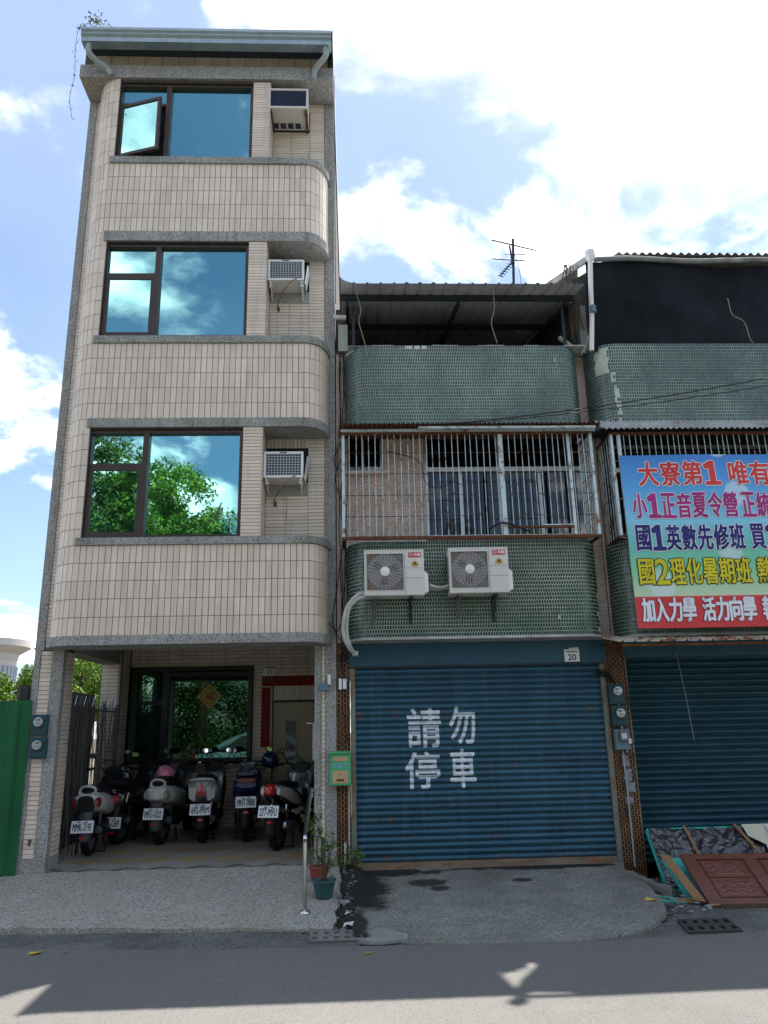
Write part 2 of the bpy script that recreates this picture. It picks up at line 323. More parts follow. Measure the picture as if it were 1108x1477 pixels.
def banner_mat():
    m = bpy.data.materials.new('printed_banner_ground'); m.use_nodes = True
    t = m.node_tree; L = t.links.new; b = t.nodes['Principled BSDF']; b.inputs['Roughness'].default_value = 0.5
    tcn = t.nodes.new('ShaderNodeTexCoord'); s = t.nodes.new('ShaderNodeSeparateXYZ'); L(tcn.outputs['Object'], s.inputs[0])
    mr = t.nodes.new('ShaderNodeMapRange'); mr.inputs['From Min'].default_value = 0.0; mr.inputs['From Max'].default_value = 2.18; L(s.outputs['Z'], mr.inputs['Value'])
    cr = t.nodes.new('ShaderNodeValToRGB'); e = cr.color_ramp.elements
    e[0].position = 0.0; e[0].color = (0.58, 0.030, 0.030, 1); e[1].position = 1.0; e[1].color = (0.035, 0.19, 0.55, 1)
    for p_, c_ in ((0.172, (0.58, 0.030, 0.030)), (0.176, (0.50, 0.62, 0.42)), (0.32, (0.20, 0.55, 0.27)), (0.46, (0.12, 0.50, 0.42)), (0.60, (0.20, 0.55, 0.72)), (0.82, (0.07, 0.33, 0.70))):
        q = e.new(p_); q.color = c_ + (1,)
    L(mr.outputs[0], cr.inputs[0])
    # printed soft white cloud shapes
    n = t.nodes.new('ShaderNodeTexVoronoi'); n.feature = 'SMOOTH_F1'; n.inputs['Scale'].default_value = 1.7; n.inputs['Smoothness'].default_value = 0.4; L(tcn.outputs['Object'], n.inputs['Vector'])
    f = t.nodes.new('ShaderNodeMapRange'); f.inputs['From Min'].default_value = 0.30; f.inputs['From Max'].default_value = 0.24; f.inputs['To Max'].default_value = 0.62; L(n.outputs['Distance'], f.inputs['Value'])
    g = t.nodes.new('ShaderNodeMath'); g.operation = 'GREATER_THAN'; g.inputs[1].default_value = 0.176; L(mr.outputs[0], g.inputs[0])
    mu = t.nodes.new('ShaderNodeMath'); mu.operation = 'MULTIPLY'; L(f.outputs[0], mu.inputs[0]); L(g.outputs[0], mu.inputs[1])
    mx = t.nodes.new('ShaderNodeMix'); mx.data_type = 'RGBA'; mx.inputs['B'].default_value = (0.62, 0.74, 0.80, 1)
    L(mu.outputs[0], mx.inputs['Factor']); L(cr.outputs[0], mx.inputs['A']); L(mx.outputs['Result'], b.inputs['Base Color'])
    return m
M['banner'] = banner_mat()

# ------------------------------------------------------------------ mesh helpers
class MB:
    def __init__(s): s.v = []; s.f = []
    def add(s, vs, fs):
        o = len(s.v); s.v.extend(vs); s.f.extend([tuple(i + o for i in f) for f in fs]); return s
    def box(s, x0, x1, y0, y1, z0, z1):
        return s.add([(x0, y0, z0), (x1, y0, z0), (x1, y1, z0), (x0, y1, z0), (x0, y0, z1), (x1, y0, z1), (x1, y1, z1), (x0, y1, z1)],
                     [(0, 3, 2, 1), (4, 5, 6, 7), (0, 1, 5, 4), (1, 2, 6, 5), (2, 3, 7, 6), (3, 0, 4, 7)])
    def obox(s, c, ux, uy, uz):
        c, ux, uy, uz = map(Vector, (c, ux, uy, uz)); vs = []
        for k in (-1, 1):
            for a, b in ((-1, -1), (1, -1), (1, 1), (-1, 1)):
                vs.append(tuple(c + ux * a + uy * b + uz * k))
        return s.add(vs, [(0, 3, 2, 1), (4, 5, 6, 7), (0, 1, 5, 4), (1, 2, 6, 5), (2, 3, 7, 6), (3, 0, 4, 7)])
    def tile(s, c, t, n, w, h, d):
        """front tile: centre c of its front, half-width w along t, half-height h up, depth d back along -n (five faces)"""
        t = Vector(t) * w; u = Vector((0, 0, h)); c = Vector(c); b = Vector(n) * -d; e = 0.0012
        f = [c - t - u, c + t - u, c + t + u, c - t + u]; g = [q + b for q in f]
        return s.add([tuple(q) for q in f + g], [(0, 1, 2, 3), (4, 5, 1, 0), (5, 6, 2, 1), (6, 7, 3, 2), (7, 4, 0, 3)])
    def tube(s, pts, r, n=8, caps=True):
        pts = [Vector(q) for q in pts]; k = len(pts); rs = r if isinstance(r, (list, tuple)) else [r] * k
        d0 = (pts[1] - pts[0]).normalized(); up = Vector((0, 0, 1)) if abs(d0.z) < 0.9 else Vector((1, 0, 0))
        a = d0.cross(up).normalized(); vs = []
        for i, q in enumerate(pts):
            d = ((pts[min(i + 1, k - 1)] - pts[max(i - 1, 0)])); d = d.normalized() if d.length > 1e-9 else d0
            a = (a - d * a.dot(d)).normalized(); b = d.cross(a)
            for j in range(n):
                th = 2 * PI * j / n; vs.append(tuple(q + (a * math.cos(th) + b * math.sin(th)) * rs[i]))
        fs = [(i * n + j, i * n + (j + 1) % n, (i + 1) * n + (j + 1) % n, (i + 1) * n + j) for i in range(k - 1) for j in range(n)]
        if caps: fs += [tuple(range(n - 1, -1, -1)), tuple(range((k - 1) * n, k * n))]
        return s.add(vs, fs)
    def lathe(s, prof, c, n=20, axis='z'):
        vs = []
        for (r, z) in prof:
            for j in range(n):
                th = 2 * PI * j / n; x, y = r * math.cos(th), r * math.sin(th)
                vs.append({'z': (c[0] + x, c[1] + y, c[2] + z), 'y': (c[0] + x, c[1] + z, c[2] - y), 'x': (c[0] + z, c[1] + x, c[2] + y)}[axis])
        k = len(prof)
        fs = [(i * n + j, i * n + (j + 1) % n, (i + 1) * n + (j + 1) % n, (i + 1) * n + j) for i in range(k - 1) for j in range(n)]
        fs += [tuple(range(n - 1, -1, -1)), tuple(range((k - 1) * n, k * n))]
        return s.add(vs, fs)
    def prism(s, poly, z0, z1, axis='z'):
        n = len(poly)
        area = sum(poly[i][0] * poly[(i + 1) % n][1] - poly[(i + 1) % n][0] * poly[i][1] for i in range(n))
        if area < 0: poly = poly[::-1]
        def P(a, b, c): return (a, b, c) if axis == 'z' else ((c, a, b) if axis == 'x' else (b, c, a))
        vs = [P(a, b, z0) for a, b in poly] + [P(a, b, z1) for a, b in poly]
        return s.add(vs, [tuple(range(n - 1, -1, -1)), tuple(range(n, 2 * n))] + [(i, (i + 1) % n, n + (i + 1) % n, n + i) for i in range(n)])
    def grid(s, nu, nv, fn):
        vs = [tuple(fn(i / nu, j / nv)) for j in range(nv + 1) for i in range(nu + 1)]
        return s.add(vs, [(j * (nu + 1) + i, j * (nu + 1) + i + 1, (j + 1) * (nu + 1) + i + 1, (j + 1) * (nu + 1) + i) for j in range(nv) for i in range(nu)])
    def loft(s, secs, n=16, p=2.6):
        """secs: (y, cx, cz, hw, hh) superellipse rings along Y"""
        vs = []
        for (y, cx, cz, hw, hh) in secs:
            for j in range(n):
                th = 2 * PI * j / n; c, q = math.cos(th), math.sin(th)
                vs.append((cx + hw * math.copysign(abs(c) ** (2 / p), c), y, cz + hh * math.copysign(abs(q) ** (2 / p), q)))
        k = len(secs)
        fs = [(i * n + j, (i + 1) * n + j, (i + 1) * n + (j + 1) % n, i * n + (j + 1) % n) for i in range(k - 1) for j in range(n)]
        fs += [tuple(range(n)), tuple(range(k * n - 1, (k - 1) * n - 1, -1))]
        return s.add(vs, fs)
    def mesh(s, name, m, smooth=False, ang=40):
        me = bpy.data.meshes.new(name); me.from_pydata(s.v, [], s.f)
        if isinstance(m, str): m = M[m]
        me.materials.append(m)
        if smooth:
            me.polygons.foreach_set('use_smooth', [True] * len(me.polygons)); me.update()
            me.set_sharp_from_angle(angle=R(ang))
        me.update(); return me
    def build(s, name, m, parent=None, smooth=False, ang=40, bevel=0.0, loc=None):
        o = bpy.data.objects.new(name, s.mesh(name, m, smooth, ang)); COL.objects.link(o)
        if parent: o.parent = parent
        if loc: o.location = loc
        if bevel > 0:
            b = o.modifiers.new('edge', 'BEVEL'); b.width = bevel; b.segments = 2; b.limit_method = 'ANGLE'; b.angle_limit = R(35)
        return o
def boxes(name, m, parent, lst):
    """each box is a part of its own"""
    return [MB().box(*b).build(name, m, parent) for b in lst]
def tag(o, label=None, cat=None, group=None, kind=None):
    if label: o['label'] = label
    if cat: o['category'] = cat
    if group: o['group'] = group
    if kind: o['kind'] = kind
    return o
def thing(name, label, cat, loc=(0, 0, 0), group=None, rz=0.0):
    o = bpy.data.objects.new(name, None); COL.objects.link(o); o.location = loc; o.rotation_euler = (0, 0, rz); o.empty_display_size = 0.2
    return tag(o, label, cat, group)
def copy_tree(o, parent=None):
    c = o.copy(); COL.objects.link(c); c.parent = parent
    for ch in list(o.children): copy_tree(ch, c)
    return c
def smooth_path(pts, n=8):
    """Catmull-Rom through pts"""
    P = [Vector(q) for q in pts]; P = [2 * P[0] - P[1]] + P + [2 * P[-1] - P[-2]]; out = []
    for i in range(1, len(P) - 2):
        for k in range(n):
            t = k / n; a, b, c, d = P[i - 1], P[i], P[i + 1], P[i + 2]
            out.append(0.5 * ((2 * b) + (c - a) * t + (2 * a - 5 * b + 4 * c - d) * t * t + (3 * b - 3 * c + d - a) * t ** 3))
    out.append(P[-2]); return out
def sag(a, b, s=0.1, n=14):
    a, b = Vector(a), Vector(b)
    return [a.lerp(b, i / n) - Vector((0, 0, s * 4 * (i / n) * (1 - i / n))) for i in range(n + 1)]

_tcache = {}
def text_geo(s, off=0.0):
    if s == 'I1':   # a numeral one with flag and foot, as on the banner
        return [(.38, .12, 0), (.62, .12, 0), (.62, 1, 0), (.42, 1, 0), (.38, .80, 0), (.12, .84, 0), (.16, .70, 0), (.38, .70, 0), (.14, 0, 0), (.86, 0, 0), (.86, .12, 0), (.14, .12, 0)], [(0, 1, 2, 3, 4), (7, 4, 3, 5, 6), (8, 9, 10, 11)]
    k = (s, off)
    if k in _tcache: return _tcache[k]
    cu = bpy.data.curves.new('lettering', 'FONT'); cu.body = s; cu.size = 1.0; cu.fill_mode = 'FRONT'; cu.offset = off; cu.resolution_u = 3
    ob = bpy.data.objects.new('lettering', cu); COL.objects.link(ob)
    dg = bpy.context.evaluated_depsgraph_get()
    me = bpy.data.meshes.new_from_object(ob.evaluated_get(dg))
    vs = [tuple(v.co) for v in me.vertices]; fs = [tuple(p.vertices) for p in me.polygons]
    bpy.data.objects.remove(ob); bpy.data.curves.remove(cu); bpy.data.meshes.remove(me)
    _tcache[k] = (vs, fs); return _tcache[k]
def put_text(mb, s, x0, x1, z0, z1, y, off=0.0, ring=1):
    """lettering standing in the XZ plane and facing -Y, fitted to a box; off thickens the strokes (in parts of its height)"""
    vs, fs = text_geo(s)
    ax, bx = min(v[0] for v in vs), max(v[0] for v in vs); ay, by = min(v[1] for v in vs), max(v[1] for v in vs)
    sz = (z1 - z0) / (by - ay); sx = min((x1 - x0) / (bx - ax), sz * 1.0)
    xo = x0 + ((x1 - x0) - sx * (bx - ax)) / 2; r = off * (z1 - z0); n = 8 if off > 0 else 0
    sh = [(0, 0)] + [(r * math.cos(2 * PI * k / n), r * math.sin(2 * PI * k / n)) for k in range(n)]
    for k, (a, b) in enumerate(sh):
        mb.add([(xo + (v[0] - ax) * sx + a, y + k * .00004, z0 + (v[1] - ay) * sz + b) for v in vs], fs)
# ================================================================== the setting: ground, road, ramps
def zL(y): return 0.06 + y * 0.1375          # left ramp surface
def zR(y): return 0.0 + y * 0.0775           # right ramp surface
tag(MB().add([(-400, -400, -0.215), (400, -400, -0.215), (400, 400, -0.215), (-400, 400, -0.215)], [(0, 1, 2, 3)]).build('ground', 'earth'), kind='structure')
def kerb_y(x):
    pts = [(-30, -1.30), (-3.08, -2.09), (-1.5, -2.33), (-0.4, -2.38), (0.4, -2.42), (2.2, -2.50), (3.7, -2.36), (8, -2.2), (30, -2.0)]
    for (a, b), (c, d) in zip(pts, pts[1:]):
        if a <= x <= c: return b + (d - b) * (x - a) / (c - a)
xs = [-30, -12, -6] + [-4 + 0.2 * i for i in range(55)] + [9, 14, 30]
rd = MB(); n = len(xs)
rr_ = random.Random(3)
vs = [(x, kerb_y(x) + rr_.uniform(-.012, .012), -0.2) for x in xs] + [(x, -9.6, -0.2) for x in xs]
rd.add(vs, [(n + i, n + i + 1, i + 1, i) for i in range(n - 1)])
tag(rd.build('road', 'asphalt'), kind='structure')
gs = MB()
vs = [(x, kerb_y(x) + 0.5, -0.2075) for x in xs] + [(x, kerb_y(x) - 0.05, -0.2045) for x in xs] + [(x, 0.6, -0.2075) for x in xs]
gs.add(vs, [(n + i, n + i + 1, i + 1, i) for i in range(n - 1)] + [(i, i + 1, 2 * n + i + 1, 2 * n + i) for i in range(n - 1)])
tag(gs.build('gutter_strip', 'gut_conc'), kind='structure')
# verge of earth over the road behind the camera
tag(MB().box(-40, 40, -60, -9.65, -0.21, -0.15).build('verge', 'earth'), kind='structure')
# left ramp, washed pebble, ragged lower edge
rr_ = random.Random(5)
fr = []
x = -5.2
while x < -0.2:
    fr.append((x, -1.33 - (x + 3.31) * 0.085 + rr_.uniform(-.022, .022) - 0.22)); x += rr_.uniform(.06, .22)
edge = [(-0.21, -1.77), (-0.17, -1.60), (-0.20, -1.40), (-0.15, -1.25), (-0.13, -1.0), (-0.16, -0.8), (-0.14, -0.5), (-0.17, -0.2), (-0.17, 0.0)]
poly = fr + edge + [(-0.17, 0.02), (-5.2, 0.02)]
rl = MB(); k = len(poly)
top = [(a, b, zL(b)) for a, b in poly]; bot = [(a, b, -0.22) for a, b in poly]
rl.add(top + bot, [tuple(range(k))] + [(i, k + i, k + (i + 1) % k, (i + 1) % k) for i in range(k)])
tag(rl.build('washed_pebble_ramp', 'pebble'), kind='structure')
# right ramp, worn concrete, curved right side
poly = [(-0.03, 0.30), (-0.03, 0.0), (0.0, -0.6), (0.03, -1.1), (0.0, -1.6), (0.06, -2.02), (0.20, -2.27), (0.45, -2.41), (0.9, -2.45), (1.4, -2.47), (1.9, -2.48), (2.25, -2.43), (2.55, -2.25), (2.80, -1.98), (2.93, -1.75), (3.02, -1.4), (3.07, -1.0), (3.08, -0.6), (3.05, -0.3), (3.14, -0.02), (3.14, 0.30)]
fine = []
for (a, b), (c, d) in zip(poly, poly[1:] + poly[:1]):
    m_ = max(1, int(math.hypot(c - a, d - b) / 0.09))
    for i in range(m_):
        t = i / m_; j = 0.012 if b < -0.3 else 0
        fine.append((a + (c - a) * t + rr_.uniform(-j, j), b + (d - b) * t + rr_.uniform(-j, j)))
k = len(fine); rm = MB()
top = [(a, b, zR(b) - (0.0 if b > -2.3 else (-2.3 - b) * 0.05)) for a, b in fine]; bot = [(a, b, -0.22) for a, b in fine]
rm.add(top + bot, [tuple(range(k - 1, -1, -1)) if False else tuple(range(k))] + [(i, k + i, k + (i + 1) % k, (i + 1) % k) for i in range(k)])
tag(rm.build('concrete_ramp', 'ramp'), kind='structure')
# oil stains and black dirt lie on the concrete as thin sheets
def blotch(cx, cy, rx, ry, zf, seed, jag=0.25, n=26):
    q = random.Random(seed); ph = [q.uniform(0, 6.28) for _ in range(4)]; vs = [(cx, cy, zf(cy))]
    for i in range(n):
        th = 2 * PI * i / n; s = 1 + jag * (math.sin(2 * th + ph[0]) * .5 + math.sin(3 * th + ph[1]) * .4 + math.sin(5 * th + ph[2]) * .3 + math.sin(9 * th + ph[3]) * .12)
        x_, y_ = cx + rx * s * math.cos(th), cy + ry * s * math.sin(th); vs.append((x_, y_, zf(y_)))
    return vs, [(0, i + 1, (i + 1) % n + 1) for i in range(n)]
ramp_obj = bpy.data.objects['concrete_ramp']
def soft_stain(name, x0, x1, y0, y1, zf, col, blobs, strength=0.9):
    """a sheet on the ramp with a soft-edged procedural stain"""
    m = bpy.data.materials.new(name); m.use_nodes = True; t = m.node_tree; t.nodes.clear(); L = t.links.new
    def n(ty, **k):
        q = t.nodes.new(ty)
        for a, b in k.items(): setattr(q, a, b)
        return q
    out = n('ShaderNodeOutputMaterial'); mx = n('ShaderNodeMixShader'); tr = n('ShaderNodeBsdfTransparent'); d = n('ShaderNodeBsdfPrincipled')
    d.inputs['Base Color'].default_value = col + (1,); d.inputs['Roughness'].default_value = 0.7
    g = n('ShaderNodeNewGeometry'); acc = None
    ns = n('ShaderNodeTexNoise'); ns.inputs['Scale'].default_value = 3.0; ns.inputs['Detail'].default_value = 8; ns.inputs['Roughness'].default_value = 0.65; L(g.outputs['Position'], ns.inputs['Vector'])
    for (cx, cy, rx, ry) in blobs:
        mpn = n('ShaderNodeMapping'); mpn.inputs['Location'].default_value = (-cx / rx, -cy / ry, 0); mpn.inputs['Scale'].default_value = (1 / rx, 1 / ry, 0); L(g.outputs['Position'], mpn.inputs['Vector'])
        ln = n('ShaderNodeVectorMath', operation='LENGTH'); L(mpn.outputs[0], ln.inputs[0])
        iv = n('ShaderNodeMath', operation='SUBTRACT'); iv.inputs[0].default_value = 1.0; L(ln.outputs['Value'], iv.inputs[1])
        if acc is None: acc = iv.outputs[0]
        else:
            q = n('ShaderNodeMath', operation='MAXIMUM'); L(acc, q.inputs[0]); L(iv.outputs[0], q.inputs[1]); acc = q.outputs[0]
    nz = n('ShaderNodeMath', operation='MULTIPLY_ADD'); nz.inputs[1].default_value = 1.6; nz.inputs[2].default_value = -0.8; L(ns.outputs['Fac'], nz.inputs[0])
    sm = n('ShaderNodeMath', operation='ADD'); L(acc, sm.inputs[0]); L(nz.outputs[0], sm.inputs[1])
    mr = n('ShaderNodeMapRange', interpolation_type='SMOOTHSTEP'); mr.inputs['From Min'].default_value = 0.0; mr.inputs['From Max'].default_value = 0.5; mr.inputs['To Max'].default_value = strength; L(sm.outputs[0], mr.inputs['Value'])
    L(mr.outputs[0], mx.inputs[0]); L(tr.outputs[0], mx.inputs[1]); L(d.outputs[0], mx.inputs[2]); L(mx.outputs[0], out.inputs[0])
    M[name] = m
    return MB().add([(x0, y0, zf(y0)), (x1, y0, zf(y0)), (x1, y1, zf(y1)), (x0, y1, zf(y1))], [(0, 1, 2, 3)])
tag(soft_stain('black_grime', -0.02, 3.0, -2.2, -0.03, lambda y: zR(y) + .003, (0.018, 0.017, 0.015),
    [(0.06, -0.75, 0.36, 0.9), (0.25, -0.16, 0.8, 0.20), (2.2, -0.08, 1.2, 0.13), (0.0, -1.9, 0.15, 0.4)], 0.9).build('grime_stain', 'black_grime', ramp_obj), kind='stuff')
tag(soft_stain('oil_spots', 0.4, 2.4, -1.1, -0.25, lambda y: zR(y) + .006, (0.035, 0.035, 0.033),
    [(0.78, -0.62, 0.26, 0.16), (0.90, -0.84, 0.12, 0.10), (1.80, -0.62, 0.13, 0.08)], 0.85).build('oil_stain', 'oil_spots', ramp_obj), kind='stuff')
# crack in the concrete apron
cr = smooth_path([(2.25, -2.42, 0), (2.42, -2.20, 0), (2.58, -2.13, 0), (2.72, -2.0, 0), (2.86, -1.93, 0), (2.90, -1.78, 0), (3.02, -1.70, 0)], 5)

# ================================================================== LEFT TOWNHOUSE
TH = thing('tall_townhouse', 'narrow four storey beige tiled townhouse with rounded balconies and blue mirror windows', 'building', (0, 0, 0))
XL, XR = -3.86, -0.20
def ell(cx, rx, ry, a0, a1, n):
    return [(cx + rx * math.cos(a0 + (a1 - a0) * i / n), -ry * math.sin(a0 + (a1 - a0) * i / n)) for i in range(n + 1)]
LCX, LRX, RCX, RRX, RY = -3.27, 0.40, -0.60, 0.31, 0.45
def lcorner(o=0.0, n=14): return ell(LCX, LRX + o, RY + o, PI, PI / 2, n)      # wall -> front
def rcorner(o=0.0, n=12): return ell(RCX, RRX + o, RY + o, PI / 2, 0, n)      # front -> wall
def bay_poly(o=0.0): return lcorner(o) + rcorner(o) + [(RCX + RRX + o, 0.02), (LCX - LRX - o, 0.02)]
def right_poly(o=0.0, x0=-3.30): return [(x0, -RY - o)] + rcorner(o) + [(RCX + RRX + o, 0.02), (x0, 0.02)]
BAND = [(2.68, 3.77), (5.42, 6.48), (8.17, 9.28)]      # tiled parapets
SILL = [(3.77, 3.86), (6.48, 6.58), (9.28, 9.38)]
LINT = [(5.30, 5.42), (8.02, 8.17), (10.71, 10.75)]
WINZ = [(3.86, 5.30), (6.58, 8.02), (9.38, 10.71)]
core = MB()
core.box(XL + .012, XR - .012, 0.012, 9.0, 2.92, 11.25)
for z0, z1 in BAND: core.prism(bay_poly(-0.012), z0 + .002, z1 - .002)
lc = lcorner(-0.012)
core.prism(lc + [(-3.30, -RY + .012), (-3.30, 0.02), (LCX - LRX + .012, 0.02)], 2.69, 10.74)
for z0, z1 in WINZ:
    core.box(-3.30, -1.36, -0.30, 0.015, z0 - .01, z1 + .01)
    core.box(-1.358, -1.122, -RY + .012, 0.015, z0 - .05, z1 + .05)
# ground floor: pillars, party wall, back wall, left beam
core.box(-3.84, -3.53, 0.012, 0.40, -0.2, 2.90)
core.box(-3.84, -3.56, 2.5, 3.1, -0.2, 2.90)
core.box(-0.44, -0.215, 0.012, 0.30, -0.2, 2.90)
core.box(-0.30, -0.215, 0.30, 3.2, -0.2, 2.90)
core.box(-3.86, -0.215, 3.11, 3.4, 2.58, 2.90); core.box(-1.55, -1.29, 3.11, 3.4, -0.1, 2.6); core.box(-0.62, -0.215, 3.11, 3.4, -0.1, 2.6)
core.box(-3.86, -3.68, 3.11, 3.4, -0.1, 2.6); core.box(-3.68, -1.55, 3.11, 3.4, -0.1, 1.10); core.box(-1.29, -0.62, 3.11, 3.4, 2.02, 2.6)
core.box(XL, XR - .012, 3.4, 9.0, -0.2, 2.92)
core.build('wall', 'grout', TH)
sl_ = MB(); sl_.box(XL + .02, XR - .02, 0.05, 3.12, 2.90, 2.918); sl_.box(-3.84, -3.57, 0.4, 2.5, 2.60, 2.899); sl_.box(XL + .02, XR - .03, .021, .40, 2.60, 2.899)
sl_.build('porch_ceiling', 'white_paint', TH)
fx = MB(); fx.lathe([(0.0, -0.04), (.06, -.04), (.085, -.01), (.085, 0)], (-2.24, 2.6, 2.90), 16); fx.build('ceiling_light', 'white_paint', TH, smooth=True)
M['terr_mid'] = mat('weathered_washed_pebble', (0.36, 0.35, 0.32), 0.9, var=0.2, vscale=5, speck=[(130, 0.62, (0.12, 0.12, 0.12)), (170, 0.72, (0.48, 0.48, 0.45))], streak=0.5, bump=0.5, bscale=130, dirt=0.45, dirt_scale=2.5, dirt_col=(0.07, 0.07, 0.06))
# terrazzo trims
tr = MB()
tr.prism(bay_poly(0.035), 2.57, 2.68)
tr.box(XL, -3.755, -0.012, 0.3, 2.57, 10.75); tr.box(-0.335, XR, -0.014, 0.2, -0.2, 11.0)
tr.box(XL, -3.785, -.012, .402, -0.2, 2.568); tr.box(-3.645, -3.51, -.012, .10, -.2, 2.568); tr.box(-3.785, -3.645, -.010, .05, -.2, .22); tr.box(-3.529, -3.512, .10, .402, -.2, .22)
tr.box(-0.465, -0.385, -.012, .31, -.2, 2.568)
tr.box(-3.57, -3.545, 2.49, 2.60, -.1, 2.9); tr.box(-3.66, -3.56, 3.0, 3.105, 0, 2.9)
tr.box(XL - .01, XR, -RY - .02, 0.3, 10.75, 10.97)
tr.build('washed_pebble_trim', 'terr', TH)
for (z0, z1) in SILL: MB().prism(right_poly(0.028, -3.33), z0, z1).build('window_sill', 'terr_mid', TH)
for (z0, z1) in LINT[:2]: MB().prism(right_poly(0.018, -3.32), z0, z1).build('lintel', 'terr_mid', TH)

# tiles --------------------------------------------------------------
def arc_param(poly):
    L = [0.0]
    for a, b in zip(poly, poly[1:]): L.append(L[-1] + math.hypot(b[0] - a[0], b[1] - a[1]))
    return L
def at_s(poly, L, s):
    s = max(0, min(L[-1], s))
    for i in range(len(L) - 1):
        if s <= L[i + 1] + 1e-9:
            a, b = poly[i], poly[i + 1]; t = (s - L[i]) / max(1e-9, L[i + 1] - L[i])
            d = Vector((b[0] - a[0], b[1] - a[1], 0)).normalized()
            return Vector((a[0] + (b[0] - a[0]) * t, a[1] + (b[1] - a[1]) * t, 0)), d
full = lcorner(0, 24) + rcorner(0, 20); LF = arc_param(full)
s_win = [LF[i] for i in range(len(full)) if full[i][0] > LCX - 1e-6][0] - 0.01
TP = 0.0735
one = MB().tile((0, 0, 0), (1, 0, 0), (0, -1, 0), TP / 2 - .0033, 0.218 / 2 - .0035, 0.014).mesh('tile', 'tile')
clad = MB()
def wob(a): return rnd.uniform(-a, a)
ntile = 0
for bi, (z0, z1) in enumerate(BAND):
    rows = 5; rh = (z1 - z0) / rows
    ns = int(LF[-1] / TP)
    for r in range(rows):
        for i in range(ns):
            s = (i + .5) * LF[-1] / ns; p_, d = at_s(full, LF, s); nrm = Vector((d.y, -d.x, 0)); z = z0 + (r + .5) * rh
            if bi == 0:
                o = bpy.data.objects.new('tile', one); COL.objects.link(o); o.parent = TH
                o.location = (p_.x + nrm.x * wob(.0012), p_.y + nrm.y * wob(.0012), z)
                o.rotation_euler = (wob(.006), wob(.004), math.atan2(d.y, d.x)); ntile += 1
            else:
                c = Vector((p_.x, p_.y, z)) + nrm * wob(.0012)
                clad.tile(c, d + Vector((0, 0, wob(.006))), nrm, TP / 2 - .0033, rh / 2 - .0035, 0.014)
for wi, (z0, z1) in enumerate([(3.77, 5.42), (6.48, 8.17), (9.28, 10.75)]):
    rows = 8 if wi < 2 else 7; rh = (z1 - z0) / rows; ns = int(s_win / TP)
    for r in range(rows):
        for i in range(ns):
            p_, d = at_s(full, LF, (i + .5) * s_win / ns); nrm = Vector((d.y, -d.x, 0))
            clad.tile(Vector((p_.x, p_.y, z0 + (r + .5) * rh)) + nrm * wob(.001), d, nrm, s_win / ns / 2 - .003, rh / 2 - .0035, 0.014)
def htiles(x0, x1, y, z0, z1, ph=0.05, cols=1, mb=clad, gap=.003, axis='x'):
    nr = max(1, round((z1 - z0) / ph)); rh = (z1 - z0) / nr; cw = (x1 - x0) / cols
    for r in range(nr):
        for c_ in range(cols):
            zc_ = z0 + (r + .5) * rh; u = x0 + (c_ + .5) * cw
            if axis == 'x': mb.tile((u, y - .0 + wob(.001), zc_), (1, 0, 0), (0, -1, 0), cw / 2 - gap, rh / 2 - gap, .012)
            else: mb.tile((y + wob(.001), u, zc_), (0, 1, 0), (1, 0, 0), cw / 2 - gap, rh / 2 - gap, .012)
for fi, (z0, z1) in enumerate(WINZ):
    htiles(-1.36, -1.115, -RY, z0, z1, .0445); htiles(-RY, -0.01, -1.110, z0, z1, .0445, 2, axis='y')
    hz0, hz1 = [(4.68, 5.17), (7.51, 8.0), (10.24, 10.61)][fi]
    htiles(-0.56, -0.34, 0, z0 - .05, z1 + .12 if fi < 2 else 10.75, .0475)
    htiles(-1.11, -0.56, 0, z0 - .05, hz0 - (.17 if fi < 2 else 0), .0475, 2)
    if z1 + .12 - hz1 > .1:
        for i in range(11): clad.tile((-1.105 + .05 * (i + .5), 0, (hz1 + min(z1 + .1, 10.75)) / 2), (1, 0, 0), (0, -1, 0), .022, (min(z1 + .1, 10.75) - hz1) / 2 - .004, .012)
htiles(-3.755, -3.675, 0, 2.68, 10.74, .05)                      # strip between outer trim and bay
htiles(-3.783, -3.647, -.004, .22, 2.56, .052); htiles(0.10, 0.40, -3.515, .22, 2.56, .052, 2, axis='y')
htiles(-.383, -.337, -.006, .35, 2.56, .052) 
htiles(2.6, 3.0, -3.548, .1, 2.88, .055, 2, axis='y'); 
htiles(-3.83, -3.575, 2.495, .1, 2.6, .055, 1)
htiles(-3.66, -1.60, 3.105, 2.59, 2.89, .06, 9); htiles(-1.60, -0.30, 3.105, 2.30, 2.89, .06, 6); htiles(-1.60, -1.29, 3.105, .1, 2.30, .06, 1)
htiles(-3.68, -1.60, 3.105, .1, 1.08, .06, 9); htiles(-0.62, -.30, 3.105, .1, 2.30, .06, 1)
for i in range(13): clad.tile((-1.27 + .05 * (i + .5), 3.105, 2.16), (1, 0, 0), (0, -1, 0), .022, .12, .012)
nf = 14
for i in range(nf): clad.tile((-3.70 + (i + .5) * (3.42 / nf), -.40, 11.14), (1, 0, 0), (0, -1, 0), 3.42 / nf / 2 - .004, .155, .012)
tag(clad.build('tile_cladding', 'tile', TH), kind='stuff')
# grout backing for the side and frieze
boxes('frieze', 'grout', TH, [(-3.84, -0.22, -.39, .2, 10.97, 11.3)])
boxes('render_patch', 'plaster', TH, [(-1.112, -.56, -.012, .02, z0, z1) for (z0, z1) in ((4.51, 4.68), (7.34, 7.51))])
boxes('appliance_opening', 'dark', TH, [(-1.112, -.56, -.006, .02, z0 + .001, z1) for (z0, z1) in ((4.68, 5.17), (7.51, 8.0), (10.24, 10.61))])
